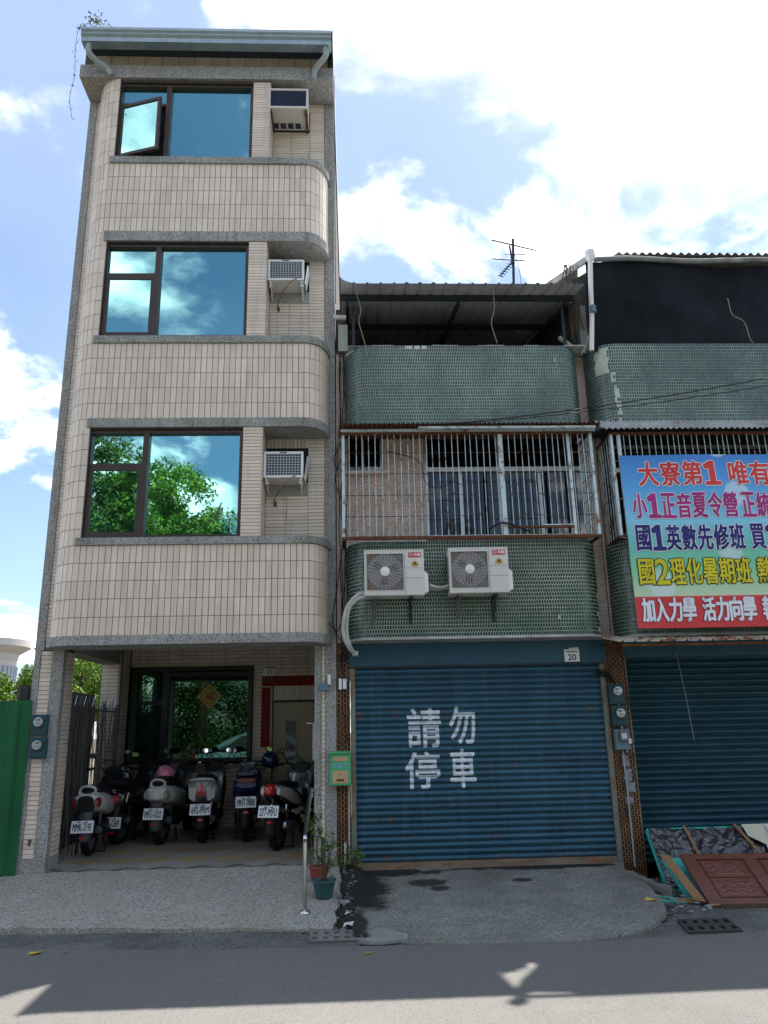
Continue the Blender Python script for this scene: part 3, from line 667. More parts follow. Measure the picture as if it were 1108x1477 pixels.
# roof edge and gutters
rf = MB(); rf.box(-3.80, -0.20, -0.78, 9.0, 11.30, 11.33); rf.build('roof', 'tin', TH)
gt = MB(); prof = [(-.80, 11.27), (-.83, 11.27), (-.84, 11.22), (-.82, 11.20), (-.835, 11.15), (-.81, 11.11), (-.80, 11.05), (-.66, 11.05), (-.66, 11.29), (-.68, 11.29), (-.68, 11.07), (-.78, 11.07)]
gt.prism(prof, -3.76, -0.215, 'x'); gt.build('gutter', 'gutter', TH)
sf = MB(); sf.box(-3.74, -.23, -.655, -.395, 11.20, 11.215); sf.build('soffit', 'steel_dk', TH)
fl = MB(); fl.prism([(-.86, 11.02), (-.86, 11.31), (9.0, 11.31), (9.0, 11.02)], -.199, -.19, 'x'); fl.build('roof_flashing', 'tin', TH)
for pts in ([(-3.66, -.74, 11.06), (-3.67, -.74, 10.98), (-3.65, -.72, 10.90), (-3.56, -.62, 10.86), (-3.46, -.54, 10.84), (-3.40, -.50, 10.76)],
            [(-.30, -.74, 11.06), (-.29, -.74, 10.98), (-.31, -.72, 10.91), (-.40, -.62, 10.88), (-.46, -.54, 10.86), (-.48, -.50, 10.74)]):
    MB().tube(smooth_path(pts, 5), .042, 12).build('downpipe', 'pvc', TH, smooth=True)
# windows
def frame_rect(mb, x0, x1, z0, z1, y0, y1, w):
    mb.box(x0, x1, y0, y1, z0, z0 + w); mb.box(x0, x1, y0, y1, z1 - w, z1); mb.box(x0, x0 + w, y0 + .001, y1 - .001, z0 + w, z1 - w); mb.box(x1 - w, x1, y0 + .001, y1 - .001, z0 + w, z1 - w)
for fi, (z0, z1) in enumerate(WINZ):
    x0, x1 = -3.298, -1.362; xm = -2.58; zt = z0 + .95; w = .042; mw = .035
    fb = MB(); frame_rect(fb, x0, x1, z0, z1 - .02, -.41, -.32, w)
    fb.box(xm - mw, xm + mw, -.412, -.322, z0 + w, z1 - .02 - w); fb.box(x0 + w, xm - mw, -.405, -.325, zt - .022, zt + .022)
    fb.box(x0, x1, -.44, -.30, z1 - .02, z1 - .001)
    win = fb.build('window', 'brown_al', TH)
    MB().box(xm + mw, x1 - w, -.352, -.345, z0 + w, z1 - .02 - w).build('pane', 'glass_up', win)
    MB().box(x0 + w, xm - mw, -.352, -.345, zt + .022, z1 - .02 - w).build('pane', 'glass_up', win)
    sx0, sx1, sz0, sz1 = x0 + w, xm - mw, z0 + w, zt - .022
    sb = MB(); W_ = sx1 - sx0; frame_rect(sb, 0, W_, sz0, sz1, -.02, .02, .045)
    pb = MB().box(.045, W_ - .045, -.004, .004, sz0 + .045, sz1 - .045)
    ang = -R(17) if fi == 2 else 0.0
    so_ = sb.build('sash', 'brown_al', win, loc=(sx0, -.385, 0)); so_.rotation_euler = (0, 0, ang)
    po = pb.build('pane', 'glass_up', win, loc=(sx0, -.385, 0)); po.rotation_euler = (0, 0, ang)
    if fi == 2: MB().box(sx0, sx1, -.34, -.335, sz0, sz1).build('window_opening', 'dark', win)
# ground floor window and door
fb = MB(); frame_rect(fb, -3.67, -1.61, 1.12, 2.58, 3.02, 3.10, .06)
fb.box(-3.02, -2.93, 3.015, 3.095, 1.18, 2.52); fb.box(-3.61, -3.02, 3.025, 3.09, 2.0, 2.06)
fb.box(-2.93, -1.67, 3.03, 3.08, 2.44, 2.50)
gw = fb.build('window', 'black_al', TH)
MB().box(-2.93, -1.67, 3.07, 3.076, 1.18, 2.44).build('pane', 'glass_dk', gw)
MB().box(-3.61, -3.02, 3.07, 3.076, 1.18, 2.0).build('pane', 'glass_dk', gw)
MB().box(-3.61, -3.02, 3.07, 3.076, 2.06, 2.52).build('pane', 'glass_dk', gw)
MB().box(-3.68, -1.60, 3.0, 3.10, 1.06, 1.115).build('window_sill', 'terr', TH)
db = MB(); db.box(-1.27, -0.63, 3.10, 3.14, .08, 2.0); dr = db.build('door', 'door', TH, bevel=.004)
MB().box(-1.07, -.91, 3.092, 3.10, .45, 1.72).build('pane', 'gloss_black', dr)
fbb = MB(); frame_rect(fbb, -1.09, -.89, .43, 1.74, 3.088, 3.10, .02); fbb.build('pane_trim', 'door', dr)
MB().tube([(-.74, 3.10, 1.02), (-.74, 3.05, 1.02), (-.82, 3.045, 1.02)], .012, 8).build('handle', 'chrome', dr, smooth=True)
boxes('door_frame', 'black_al', TH, [(-1.29, -1.27, 3.085, 3.14, .05, 1.999), (-.63, -.62, 3.085, 3.14, .05, 1.999), (-1.29, -.62, 3.085, 3.14, 2.0, 2.02)])
# porch floor with diagonal tile pattern
pf = MB(); pz = lambda y: .065 + .03 * y
pf.add([(-3.9, .021, pz(.0) - .012), (-.2, .021, pz(.0) - .012), (-.2, 3.2, pz(3.2) - .006), (-3.9, 3.2, pz(3.2) - .006)], [(0, 1, 2, 3)])
pf.build('porch_floor', 'porch', TH)
ta, tb = MB(), MB(); s_ = .30
for i in range(-2, 22):
    for j in range(-14, 14):
        cx, cy = -3.9 + (i + j) * s_ * .7071 * 1.0, .0 + (i - j) * s_ * .7071
        if -3.95 < cx < -.1 and .05 < cy < 3.1:
            h_ = s_ * .7071 * .985
            q = [(cx - h_, cy), (cx, cy - h_), (cx + h_, cy), (cx, cy + h_)]
            q = [(max(-3.86, min(-.22, a)), max(.022, min(3.08, b))) for a, b in q]
            ((tb if (i * 2 + j) % 3 == 0 else ta)).add([(a, b, pz(b)) for a, b in q], [(0, 1, 2, 3)])
tag(ta.build('floor_tiles', 'porch', TH), kind='stuff'); tag(tb.build('yellow_floor_tiles', 'porch_y', TH), kind='stuff')
MB().box(-3.86, -.21, 0.0, .02, -.1, .068).build('porch_edge', 'terr', TH)

# ------------------------------------------------------------------ things on the townhouse
def text_obj(name, s, x0, x1, z0, z1, y, m, parent, off=0.0):
    mb = MB(); put_text(mb, s, x0, x1, z0, z1, y, off); return mb.build(name, m, parent)
pl = thing('house_number_plate', 'small pale house number plate 21 above the red door couplets', 'number plate', (-1.34, 3.09, 2.5), 'house number plates')
MB().box(-.09, .09, -.006, 0, -.075, .075).build('plate', 'plate', pl, bevel=.002); text_obj('lettering', '21', -.045, .045, -.05, .02, -.0075, 'ink', pl, .02)
MB().box(-.08, .08, -.0075, -.0065, .04, .06).build('name_strip', 'ink', pl)
ov = tag(MB().lathe([(.0, -.02), (.10, -.02), (.10, 0)], (0, 0, 0), 24, 'y').build('doorplate', 'gold_dk', smooth=True), 'small dark oval plaque between the house number and the red couplets', 'plaque'); ov.location = (-1.34, 3.095, 2.36); ov.scale = (1.15, 1, .45)
t1 = thing('couplet_banner', 'vertical strip of red couplet paper with dark characters left of the beige door', 'couplet', (-1.46, 3.088, 1.32), 'red door couplets')
MB().grid(2, 10, lambda u, v: (u * .14, -.004 - .004 * math.sin(v * 9), v * .92)).build('paper', 'red_paper', t1)
for i, ch in enumerate('福壽康寧'): text_obj('character', ch, .03, .11, .80 - i * .2, .70 - i * .2 + .0, -.012, 'gold_dk', t1) if False else text_obj('character', ch, .03, .11, .70 - i * .2, .81 - i * .2, -.012, 'gold_dk', t1)
t2 = thing('couplet_banner', 'horizontal strip of red couplet paper across the wall above the beige door', 'couplet', (-1.46, 3.088, 2.26), 'red door couplets')
MB().grid(10, 2, lambda u, v: (u * .84, -.004 - .004 * math.sin(u * 12), v * .155)).build('paper', 'red_paper', t2)
for i, ch in enumerate('五福臨門'): text_obj('character', ch, .14 + i * .17, .25 + i * .17, .03, .13, -.012, 'gold_dk', t2)
dg_ = thing('diamond_decoration', 'gold diamond shaped paper charm stuck on the dark ground floor window', 'decoration', (-2.285, 3.066, 2.12))
MB().prism([(0, -.195), (.195, 0), (0, .195), (-.195, 0)], 0, 0, 'z') if False else None
dm = MB(); dm.add([(0, 0, -.195), (.195, 0, 0), (0, 0, .195), (-.195, 0, 0), (0, -.004, -.19), (.19, -.004, 0), (0, -.004, .19), (-.19, -.004, 0)], [(4, 5, 6, 7), (0, 1, 5, 4), (1, 2, 6, 5), (2, 3, 7, 6), (3, 0, 4, 7)]); dm.build('paper', 'gold', dg_)
text_obj('character', '福', -.065, .065, -.065, .065, -.006, 'gold_dk', dg_, .01)
rg = MB()
for s in (.15, .125): 
    q = [(0, -s), (s, 0), (0, s), (-s, 0)]; q2 = [(a * .93, b * .93) for a, b in q]
    for i in range(4):
        a, b, c, d = q[i], q[(i + 1) % 4], q2[(i + 1) % 4], q2[i]; rg.add([(a[0], -.006, a[1]), (b[0], -.006, b[1]), (c[0], -.006, c[1]), (d[0], -.006, d[1])], [(0, 1, 2, 3)])
rg.build('border', 'gold_dk', dg_)

def window_ac(x0, x1, z0, z1, front, label, old=False, hose=True):
    t = thing('window_air_conditioner', label, 'air conditioner', ((x0 + x1) / 2, 0, z0), 'window air conditioners in the balcony recesses')
    w = (x1 - x0) / 2; h = z1 - z0; y = front
    MB().box(-w + .01, w - .01, y + .03, .0, .03, h - .005).build('casing', 'cream' if old else 'white', t, bevel=.006)
    fb = MB(); frame_rect(fb, -w, w, 0 + .02, h, y, y + .035, .032); fb.build('front_frame', 'white' if not old else 'cream', t, bevel=.004)
    MB().box(-w + .03, w - .03, y + .018, y + .028, .05, h - .03).build('condenser_fins', 'fins', t)
    g = MB()
    if not old:
        for i in range(1, 12): g.box(-w + .03 + i * (2 * w - .06) / 12 - .0022, -w + .03 + i * (2 * w - .06) / 12 + .0022, y + .004, y + .010, .05, h - .03)
        for i in range(1, 8): g.box(-w + .03, w - .03, y + .010, y + .015, .05 + i * (h - .08) / 8 - .0018, .05 + i * (h - .08) / 8 + .0018)
        g.build('grille', 'white', t)
        MB().box(-.05, .04, y - .002, y + .001, h - .024, h - .008).build('badge', 'gold_dk', t)
    else:
        for i in range(16): g.box(-w + .03, w - .03, y + .006, y + .012, .06 + i * (h - .1) / 16, .064 + i * (h - .1) / 16)
        g.build('grille', 'fins', t)
        lv = MB()
        for i in range(4): lv.box(-w + .04 + i * .11, -w + .12 + i * .11, -.15, -.05, .022, .030)
        lv.build('louvre', 'fins', t)
    for sx in (-w + .02, w - .05):
        br = MB(); br.box(sx, sx + .03, y + .03, 0, -.012, .028); br.tube([(sx + .015, y + .06, 0), (sx + .015, 0.0, -.10 if not old else -.02)], .011, 6)
        br.lathe([(0, -.03), (.026, -.03), (.026, 0), (0, 0)], (sx + .015, y + .08, -.012), 10)
        br.build('bracket', 'white' if not old else 'rust', t)
    if not old:
        fp = MB().obox((w + .03, -.14, h * .5), (.008, .02, 0), (0, .10, 0), (.02, .0, h * .42)); fp.build('side_flap', 'white', t)
    if hose:
        MB().tube(smooth_path([(w - .10, y + .0, .045), (w - .15, y - .02, .0), (w - .28, y + .08, -.09), (-w + .10, -.02, -.19)], 6), .008, 6).build('drain_hose', 'raw_wood', t, smooth=True)
        MB().tube([(-w + .12, .0, -.20), (-w + .12, -.03, -.21), (-w + .13, -.03, -.27)], .014, 8).build('drain_outlet', 'steel_dk', t)
window_ac(-1.105, -.60, 4.63, 5.0, -.35, 'white window air conditioner with thin hose in the second floor recess, lowest of three')
window_ac(-1.105, -.61, 7.47, 7.81, -.35, 'white window air conditioner in the third floor recess, middle one of three')
window_ac(-1.14, -.56, 10.235, 10.60, -.46, 'old cream window air conditioner with dark slatted front in the top floor recess', old=True, hose=False)

# creeper on the roof corner
vn = thing('creeper_plant', 'wispy creeper on the top left roof corner with one long hanging shoot', 'plant', (-3.72, -.6, 11.33))
def leaf_at(mb, c, s, q):
    a = Vector((q.uniform(-1, 1), q.uniform(-1, 1), q.uniform(-1, 1))).normalized(); b = a.cross(Vector((q.uniform(-1, 1), q.uniform(-1, 1), q.uniform(-1, 1)))).normalized()
    c = Vector(c); w = s * .42; k = a.cross(b) * s * .12
    mb.add([tuple(c - a * s * .5), tuple(c + b * w * .5 + k), tuple(c + a * s * .5), tuple(c - b * w * .5 + k)], [(0, 1, 2, 3)])
q = random.Random(11); st = MB(); lf = MB()
for (ex, ez, sx) in ((-.02, .38, .0), (.12, .30, .02), (.22, .22, .05), (.05, .42, -.02), (-.06, .34, 0)):
    pts = smooth_path([(sx + .05, 0, -.03), (sx * .5 + ex * .5 + .05, .02, ez * .6), (ex, .03, ez), (ex + .05, .02, ez - .04)], 5); st.tube(pts, .004, 5)
    for i in range(16):
        c = pts[q.randrange(len(pts) // 3, len(pts))]; leaf_at(lf, (c.x + q.gauss(0, .04), c.y + q.gauss(0, .04), c.z + q.gauss(0, .04)), q.uniform(.04, .075), q)
hang = smooth_path([(.0, -.18, .02), (-.07, -.24, -.1), (-.09, -.24, -.45), (-.07, -.22, -.9), (-.10, -.22, -1.3), (-.05, -.2, -1.62)], 8); st.tube(hang, .003, 5)
for i in range(75):
    c = hang[int(len(hang) * (q.random() ** 1.5)) % len(hang)]; leaf_at(lf, (c.x + q.gauss(0, .015), c.y + q.gauss(0, .015), c.z + q.gauss(0, .02)), q.uniform(.02, .045), q)
st.build('stem', 'bark', vn); lf.build('leaves', 'leaf_d', vn)
# ================================================================== GREEN ROW HOUSES
def brick_field(mb, x0, x1, z0, z1, y, bw, bh, gap, vertical=False, jit=.001, miss=0.0, q=rnd, face='-y'):
    if vertical:
        nc = max(1, round((x1 - x0) / bw)); cw = (x1 - x0) / nc; nr = int((z1 - z0) / bh)
        for c in range(nc):
            off = (c % 2) * bh * .5
            for r in range(-1, nr + 1):
                a, b = max(z0, z0 + off + r * bh), min(z1, z0 + off + (r + 1) * bh)
                if b - a < gap * 3 or q.random() < miss: continue
                mb.tile((x0 + (c + .5) * cw, y + q.uniform(-jit, jit), (a + b) / 2), (1, 0, 0), (0, -1, 0), cw / 2 - gap, (b - a) / 2 - gap, .008)
    else:
        nr = max(1, round((z1 - z0) / bh)); rh = (z1 - z0) / nr; nc = int((x1 - x0) / bw) + 1
        for r in range(nr):
            off = (r % 2) * bw * .5
            for c in range(-1, nc + 1):
                a, b = max(x0, x0 + off + c * bw), min(x1, x0 + off + (c + 1) * bw)
                if b - a < gap * 3 or q.random() < miss: continue
                mb.tile(((a + b) / 2, y + q.uniform(-jit, jit), z0 + (r + .5) * rh), (1, 0, 0), (0, -1, 0), (b - a) / 2 - gap, rh / 2 - gap, .008)
def green_band(house, x0, x1, z0, z1, m, seed, rcap=True, cut=None):
    """projecting parapet with rounded ends covered in mosaic"""
    rx, ry = .30, .40
    L_ = ell(x0 + rx, rx, ry, PI, PI / 2, 12); Rr = ell(x1 - rx, rx, ry, PI / 2, 0, 12)
    pth = L_ + (Rr if rcap else [(x1, -ry)])
    ins = [(a + (0.002 if a < x0 + rx else -0.002 if (a > x1 - rx and rcap) else 0), b + .002) for a, b in pth]
    MB().prism(ins + [(x1 if not rcap else x1 - .008, .02), (x0 + .008, .02)], z0 + .004, z1 - .002).build('parapet', 'green_grout', house)
    LL = arc_param(pth); tw, th = .032, .0455; mb = MB(); q = random.Random(seed)
    ns = int(LL[-1] / tw); nr = int((z1 - z0) / th); rh = (z1 - z0) / nr
    for r in range(nr):
        so_ = q.uniform(0, 1) * tw
        for i in range(ns):
            s = i * tw + so_
            if s > LL[-1] - tw * .3: continue
            if q.random() < .0002: continue
            p_, d = at_s(pth, LL, s)
            if cut and cut(p_.x, z0 + (r + .5) * rh, q): continue
            nrm = Vector((d.y, -d.x, 0))
            mb.tile(Vector((p_.x, p_.y, z0 + (r + .5) * rh)) + nrm * q.uniform(-.0008, .0008), d, nrm, tw / 2 - .0034, rh / 2 - .0036, .007)
    tag(mb.build('mosaic_tiles', m, house), kind='stuff')
    lipm = MB(); lip = [(a, b * 1.04 - .004) for a, b in pth]
    lipm.prism(lip + [(x1, .0), (x0, .0)], z0 - .03, z0 + .002); lipm.build('drip_edge', 'tin_light' if z0 < 3 else 'steel_dk', house)

def make_shutter(house, x0, x1, z0, z1, y, m, ns, txt=None):
    ph = (z1 - z0) / ns
    prof = []
    for k in range(9):
        t = k / 8; prof.append((y - .022 * math.sin(PI * min(1, t / .76)) ** .6 if t < .755 else y + .016, t * ph))
    vs = [(0, a, b) for a, b in prof] + [(x1 - x0, a, b) for a, b in prof]; k = len(prof)
    me = MB().add(vs, [(i + 1, i, k + i, k + i + 1) for i in range(k - 1)])
    root = MB().box(x0, x1, y + .02, y + .03, z0, z1).build('roller_shutter', 'steel_dk', house)
    msh = me.mesh('slat', m, True, 60)
    for i in range(ns):
        o = bpy.data.objects.new('slat', msh); COL.objects.link(o); o.parent = root; o.location = (x0, rnd.uniform(-.0015, .0015), z0 + i * ph); o.rotation_euler = (0, rnd.uniform(-.0006, .0006), 0)
    return root, ph, prof

MH = thing('green_row_house', 'low house with green mosaic balconies and blue roller shutter, right beside the tall townhouse', 'building')
c = MB()
c.box(-.03, 3.13, .30, 8.0, -.2, 2.60); c.box(-.19, 3.14, .02, 8, 2.60, 3.79)
c.box(-.19, 3.14, .02, 2.9, 5.37, 5.42); c.box(-.19, .98, .012, .10, 3.79, 4.83); c.box(.42, .98, .012, .10, 4.83, 5.37); c.box(-.19, -.08, .012, .10, 4.83, 5.37)
c.box(3.13, 3.17, .02, 2.8, 3.79, 5.37); c.box(.98, 3.14, .012, .10, 3.79, 3.93)
c.box(-.188, -.035, .012, .3, -.2, 6.6); c.box(-.188, -.10, .1, 2.9, 5.42, 7.3)
c.build('wall', 'pink_grout', MH)
boxes('room_wall', 'room', MH, [(-.18, 3.13, 1.6, 1.65, 3.7, 5.4), (-.18, 3.13, 2.8, 2.9, 5.42, 8.2), (-.18, 3.13, .1, 1.6, 5.36, 5.368)])
boxes('pillar_grout', 'ochre_grout', MH, [(-.19, -.033, -.006, .012, -.15, 2.60), (3.135, 3.40, -.006, .3, -.25, 2.60)])
pb_ = MB(); brick_field(pb_, -.188, -.036, -.05, 2.6, -.009, .034, .060, .0045, True); brick_field(pb_, 3.138, 3.398, -.12, 2.6, -.009, .034, .060, .0045, True)
tag(pb_.build('dark_bricks', 'brown_brick', MH), kind='stuff')
c2 = MB(); c2.box(3.14, 3.395, .012, .3, 2.6, 6.52); c2.build('party_pillar', 'pink_grout', MH)
pk = MB(); brick_field(pk, -.188, -.036, 2.6, 6.55, .006, .05, .024, .0022); brick_field(pk, 3.142, 3.26, 2.6, 6.50, .006, .05, .024, .0022); brick_field(pk, 3.275, 3.393, 2.6, 6.50, .006, .05, .024, .0022)
brick_field(pk, -.08, .975, 3.81, 4.83, .006, .048, .024, .0022); brick_field(pk, .43, .975, 4.83, 5.34, .006, .048, .024, .0022)
tag(pk.build('pink_bricks', 'pink_brick', MH), kind='stuff')
green_band(MH, -.06, 3.12, 2.61, 3.79, 'green_tile', 21, cut=lambda x, z, q: x > 3.03 and z < 3.12 and q.random() < .75)
green_band(MH, -.07, 3.12, 5.34, 6.47, 'green_tile_up', 22, cut=lambda x, z, q: z > 6.43 and (.75 < x < 1.1 or x < .05) and q.random() < .7)
# jagged mortar cap
cap = MB(); q = random.Random(4); x = -.02
while x < 3.05:
    w_ = q.uniform(.05, .3); cap.box(x, x + w_ - .002, -.39, -.05, 6.465, 6.47 + q.uniform(.0, .016)); x += w_
cap.build('parapet_cap', 'plaster', MH)
# shutter, housing, rails
hb = MB(); hb.box(-.035, 3.16, -.03, .28, 2.285, 2.60); hb.build('shutter_housing', 'housing', MH, bevel=.004)
MB().box(-.035, 3.16, -.035, -.030, 2.285, 2.305).build('housing_lip', 'steel_dk', MH)
boxes('guide_rail', 'rail', MH, [(-.03, .03, -.015, .08, -.02, 2.284), (3.075, 3.134, -.015, .08, -.02, 2.284)])
shroot, ph, prof = make_shutter(MH, .03, 3.075, .07, 2.285, .03, 'shutter', 31)
bs = MB(); bs.box(.03, 3.075, .0, .04, .0, .07); bs.build('bottom_rail', 'rustwood', MH)
# sprayed characters follow the slats
sp = bmesh.new()
for ch, x0, x1, z0, z1 in (('請', .66, 1.06, 1.34, 1.79), ('勿', 1.17, 1.48, 1.37, 1.80), ('停', .62, 1.03, .87, 1.28), ('車', 1.16, 1.46, .87, 1.30)):
    t_ = MB(); put_text(t_, ch, x0, x1, z0, z1, 0, .017)
    me_ = bpy.data.meshes.new('t'); me_.from_pydata(t_.v, [], t_.f); sp.from_mesh(me_); bpy.data.meshes.remove(me_)
bmesh.ops.triangulate(sp, faces=sp.faces[:])
for i in range(31 * 8 + 1):
    z = .07 + i * ph / 8
    if .85 < z < 1.85: bmesh.ops.bisect_plane(sp, geom=sp.verts[:] + sp.edges[:] + sp.faces[:], plane_co=(0, 0, z), plane_no=(0, 0, 1), dist=1e-5)
for v in sp.verts:
    t_ = ((v.co.z - .07) / ph) % 1.0; f_ = t_ * 8; k_ = int(f_); f_ -= k_; k_ = min(k_, 7)
    y0_ = v.co.y
    v.co.y = y0_ + min(prof[k_][0], prof[k_ + 1][0] + .02) * (1 - f_) + prof[k_ + 1][0] * f_ - .0032
me_ = bpy.data.meshes.new('sprayed_lettering'); sp.to_mesh(me_); sp.free(); me_.materials.append(M['spray'])
so2 = bpy.data.objects.new('sprayed_lettering', me_); COL.objects.link(so2); so2.parent = shroot
# second floor windows
wf = MB(); frame_rect(wf, .98, 3.13, 3.93, 5.36, .03, .09, .04)
for x_ in (1.46, 2.52): wf.box(x_ - .022, x_ + .022, .035, .085, 3.97, 4.84)
wf.box(1.97, 2.03, .03, .09, 3.97, 5.32); wf.box(1.02, 3.09, .025, .088, 4.84, 4.90)
w1 = wf.build('window', 'alu', MH)
for a, b, z0, z1 in ((1.02, 1.44, 3.97, 4.84), (1.482, 1.97, 3.97, 4.84), (2.03, 2.50, 3.97, 4.84), (2.542, 3.09, 3.97, 4.84), (1.02, 1.97, 4.90, 5.32), (2.03, 3.09, 4.90, 5.32)):
    MB().box(a, b, .058, .063, z0, z1).build('pane', 'glass_clear', w1)
def curtain(x0, x1, z0, z1, m, tie=0.0):
    return MB().grid(36, 12, lambda u, v: (x0 + (x1 - x0) * u * (1 - tie * math.sin(PI * (1 - v)) * .0 - tie * (1 - v)), .20 + .018 * math.sin(u * 34) * (1 - .3 * v), z0 + (z1 - z0) * v)).build('curtain', m, w1)
M['curtain'] = mat('grey_curtain', (0.24, 0.21, 0.19), 0.9, var=0.1)
M['curtain_d'] = mat('dark_curtain', (0.025, 0.024, 0.032), 0.9, var=0.2)
curtain(1.02, 1.26, 3.97, 4.84, 'curtain', .75); curtain(2.72, 3.05, 3.97, 5.3, 'curtain'); curtain(1.45, 2.0, 3.95, 4.80, 'curtain_d'); curtain(2.05, 2.6, 3.95, 4.80, 'curtain_d'); curtain(1.02, 2.7, 4.9, 5.34, 'curtain_d')
wf = MB(); frame_rect(wf, -.08, .42, 4.84, 5.36, .03, .08, .025); wf.box(.15, .18, .035, .075, 4.865, 5.335)
w2 = wf.build('window', 'alu', MH); MB().box(-.055, .395, .055, .06, 4.865, 5.335).build('pane', 'glass_clear', w2)
cl_ = MB()
for i in range(7): cl_.obox((-.02 + i * .06, .16, 4.93), (.03, 0, .01), (0, .02, 0), (0, 0, .05 + .02 * (i % 3)))
cl_.build('stored_bundle', 'curtain', w2)
MB().box(-.085, .50, -.05, .01, 4.78, 4.835).build('window_sill', 'pink_brick', MH)
# roof terrace: tin sheet roof on purlins
def roofz(y): return 7.22 + (y + .7) * .245
def corr(mb, x0, x1, y0, y1, zf, pitch, amp, trap=True, ny=6, curl=None):
    n_ = int((x1 - x0) / pitch * 4); 
    def fn(u, v):
        x = x0 + (x1 - x0) * u; y = y0 + (y1 - y0) * v; ph_ = ((x - x0) / pitch) % 1
        h_ = amp * (1 if .06 < ph_ < .22 else 0) if trap else amp * math.sin(2 * PI * ph_)
        z = zf(y) + h_
        if curl: z += curl(x, y)
        return (x, y, z)
    return mb.grid(n_ * 2, ny, fn)
rs = MB(); corr(rs, -.13, 3.15, -.70, 2.9, roofz, .175, .022, curl=lambda x, y: .09 * max(0, 1 - (x + .13) / .25) ** 2 * max(0, 1 - (y + .7) / .5)); rs.build('tin_roof', 'tin', MH)
for y_ in (-.22, 1.2, 2.5): MB().box(-.12, 3.14, y_ - .02, y_ + .02, roofz(y_) - .085, roofz(y_) - .004).build('purlin', 'steel_dk', MH)
for x_ in (-.02, 1.52, 3.05): MB().obox((x_, 1.28, roofz(1.28) - .125), (.022, 0, 0), (0, 1.5, 1.5 * .245), (0, 0, .036)).build('rafter', 'steel_dk', MH)
for x_ in (.06, 2.98): MB().box(x_ - .02, x_ + .02, -.16, -.12, 6.4, roofz(-.14) - .15).build('post', 'steel_dk', MH)
MB().box(-.15, -.02, -.10, .05, 6.55, 6.95).build('wall_stub', 'plaster', MH)
MB().tube([(-.22, -.10, 7.06), (-.04, -.10, 7.06)], .035, 8).build('roof_bracket', 'tin', MH)
for pts in ([(.10, -.5, 7.2), (.16, -.48, 6.95), (.13, -.46, 6.80), (.20, -.45, 6.5), (.24, -.44, 6.3)], [(1.93, -.6, 7.2), (1.95, -.52, 6.95), (1.90, -.5, 6.75), (1.97, -.45, 6.48)]):
    MB().tube(smooth_path(pts, 5), .0042, 5).build('loose_cord', 'cable_w', MH)
# diagonal strut and cluttered pipes by the party pillar
ps = MB(); ps.tube([(2.92, -.1, 6.75), (3.20, -.16, 6.46)], .035, 8); ps.tube([(3.42, -.2, 6.9), (3.22, -.16, 6.48)], .03, 8); ps.box(3.22, 3.33, -.10, .02, 6.52, 7.25)
ps.build('strut', 'plaster', MH)
tw = MB(); q = random.Random(9)
for i in range(9):
    x_ = 3.18 + q.uniform(-.1, .12); tw.tube(smooth_path([(x_, -.12, 6.6 + q.uniform(0, .3)), (x_ + q.uniform(-.05, .05), -.16, 7.0), (x_ + q.uniform(-.08, .08), -.1, 7.5), (x_ + q.uniform(-.08, .08), -.12, 7.9)], 4), .007, 4)
tw.build('dead_creeper', 'bark', MH)

# ------------------------------------------------------------------ right row house
RH = thing('green_row_house', 'green mosaic house at the right edge carrying the printed banner and a dark sheet for the shaded void under its roof', 'building')
X0, X1 = 3.40, 7.6
c = MB(); c.box(X0, X1, .35, 8, -.2, 2.6); c.box(X0, X1, .02, 8, 2.6, 3.79); c.box(X0, X1, .02, 2.9, 5.35, 5.42); c.box(3.30, X1, 2.8, 2.88, 5.42, 9.12); c.box(X0, X1, 1.3, 1.4, 3.79, 5.35); c.box(3.30, 3.40, .3, 2.8, 5.42, 7.6)
c.build('wall', 'dark', RH)
green_band(RH, 3.26, X1, 5.33, 6.50, 'green_tile_up', 23, rcap=False, cut=lambda x, z, q: 3.33 < x < 3.47 and (6.1 < z < 6.45) or (abs(x - 3.5 - (6.1 - z) * .1) < .03 and z < 6.1 and q.random() < .6))
green_band(RH, 3.30, X1, 2.60, 3.79, 'green_tile', 24, rcap=False)
rt, ph2, pr2 = make_shutter(RH, 3.45, X1, -.05, 2.56, .16, 'shutter2', 34)
rr2 = MB(); rr2.box(3.40, 3.45, .10, .22, -.2, 2.58); rr2.build('guide_rail', 'rail', RH)
hh = MB(); hh.box(3.42, X1, .04, .3, 2.36, 2.60); hh.build('shutter_housing', 'housing', RH)
aw = MB(); corr(aw, 3.06, X1, -.92, -.02, lambda y: 2.455 + (y + .92) * .17, .15, .028, ny=3); aw.build('awning', 'tin_rust', RH)
ab = MB(); ab.box(3.10, X1, -.86, -.83, 2.41, 2.44)
for x_ in (3.16, 6.4): ab.tube([(x_, -.84, 2.42), (x_, .0, 2.50)], .012, 5); ab.tube([(x_, -.7, 2.40), (x_, 0, 2.2)], .010, 5)
ab.build('awning_bracket', 'rust', RH)
aw = MB(); corr(aw, 3.18, X1, -.70, -.44, lambda y: 5.15 + (y + .70) * .80, .075, .012, trap=False, ny=3); aw.build('window_awning', 'tin_light', RH)
MB().box(3.30, X1, -.40, -.05, 5.27, 5.30).build('awning_backing', 'dark', RH)
M['tarp_edge'] = mat('grey_tarp_edge', (0.22, 0.23, 0.23), 0.7, var=0.3, dirt=0.5)
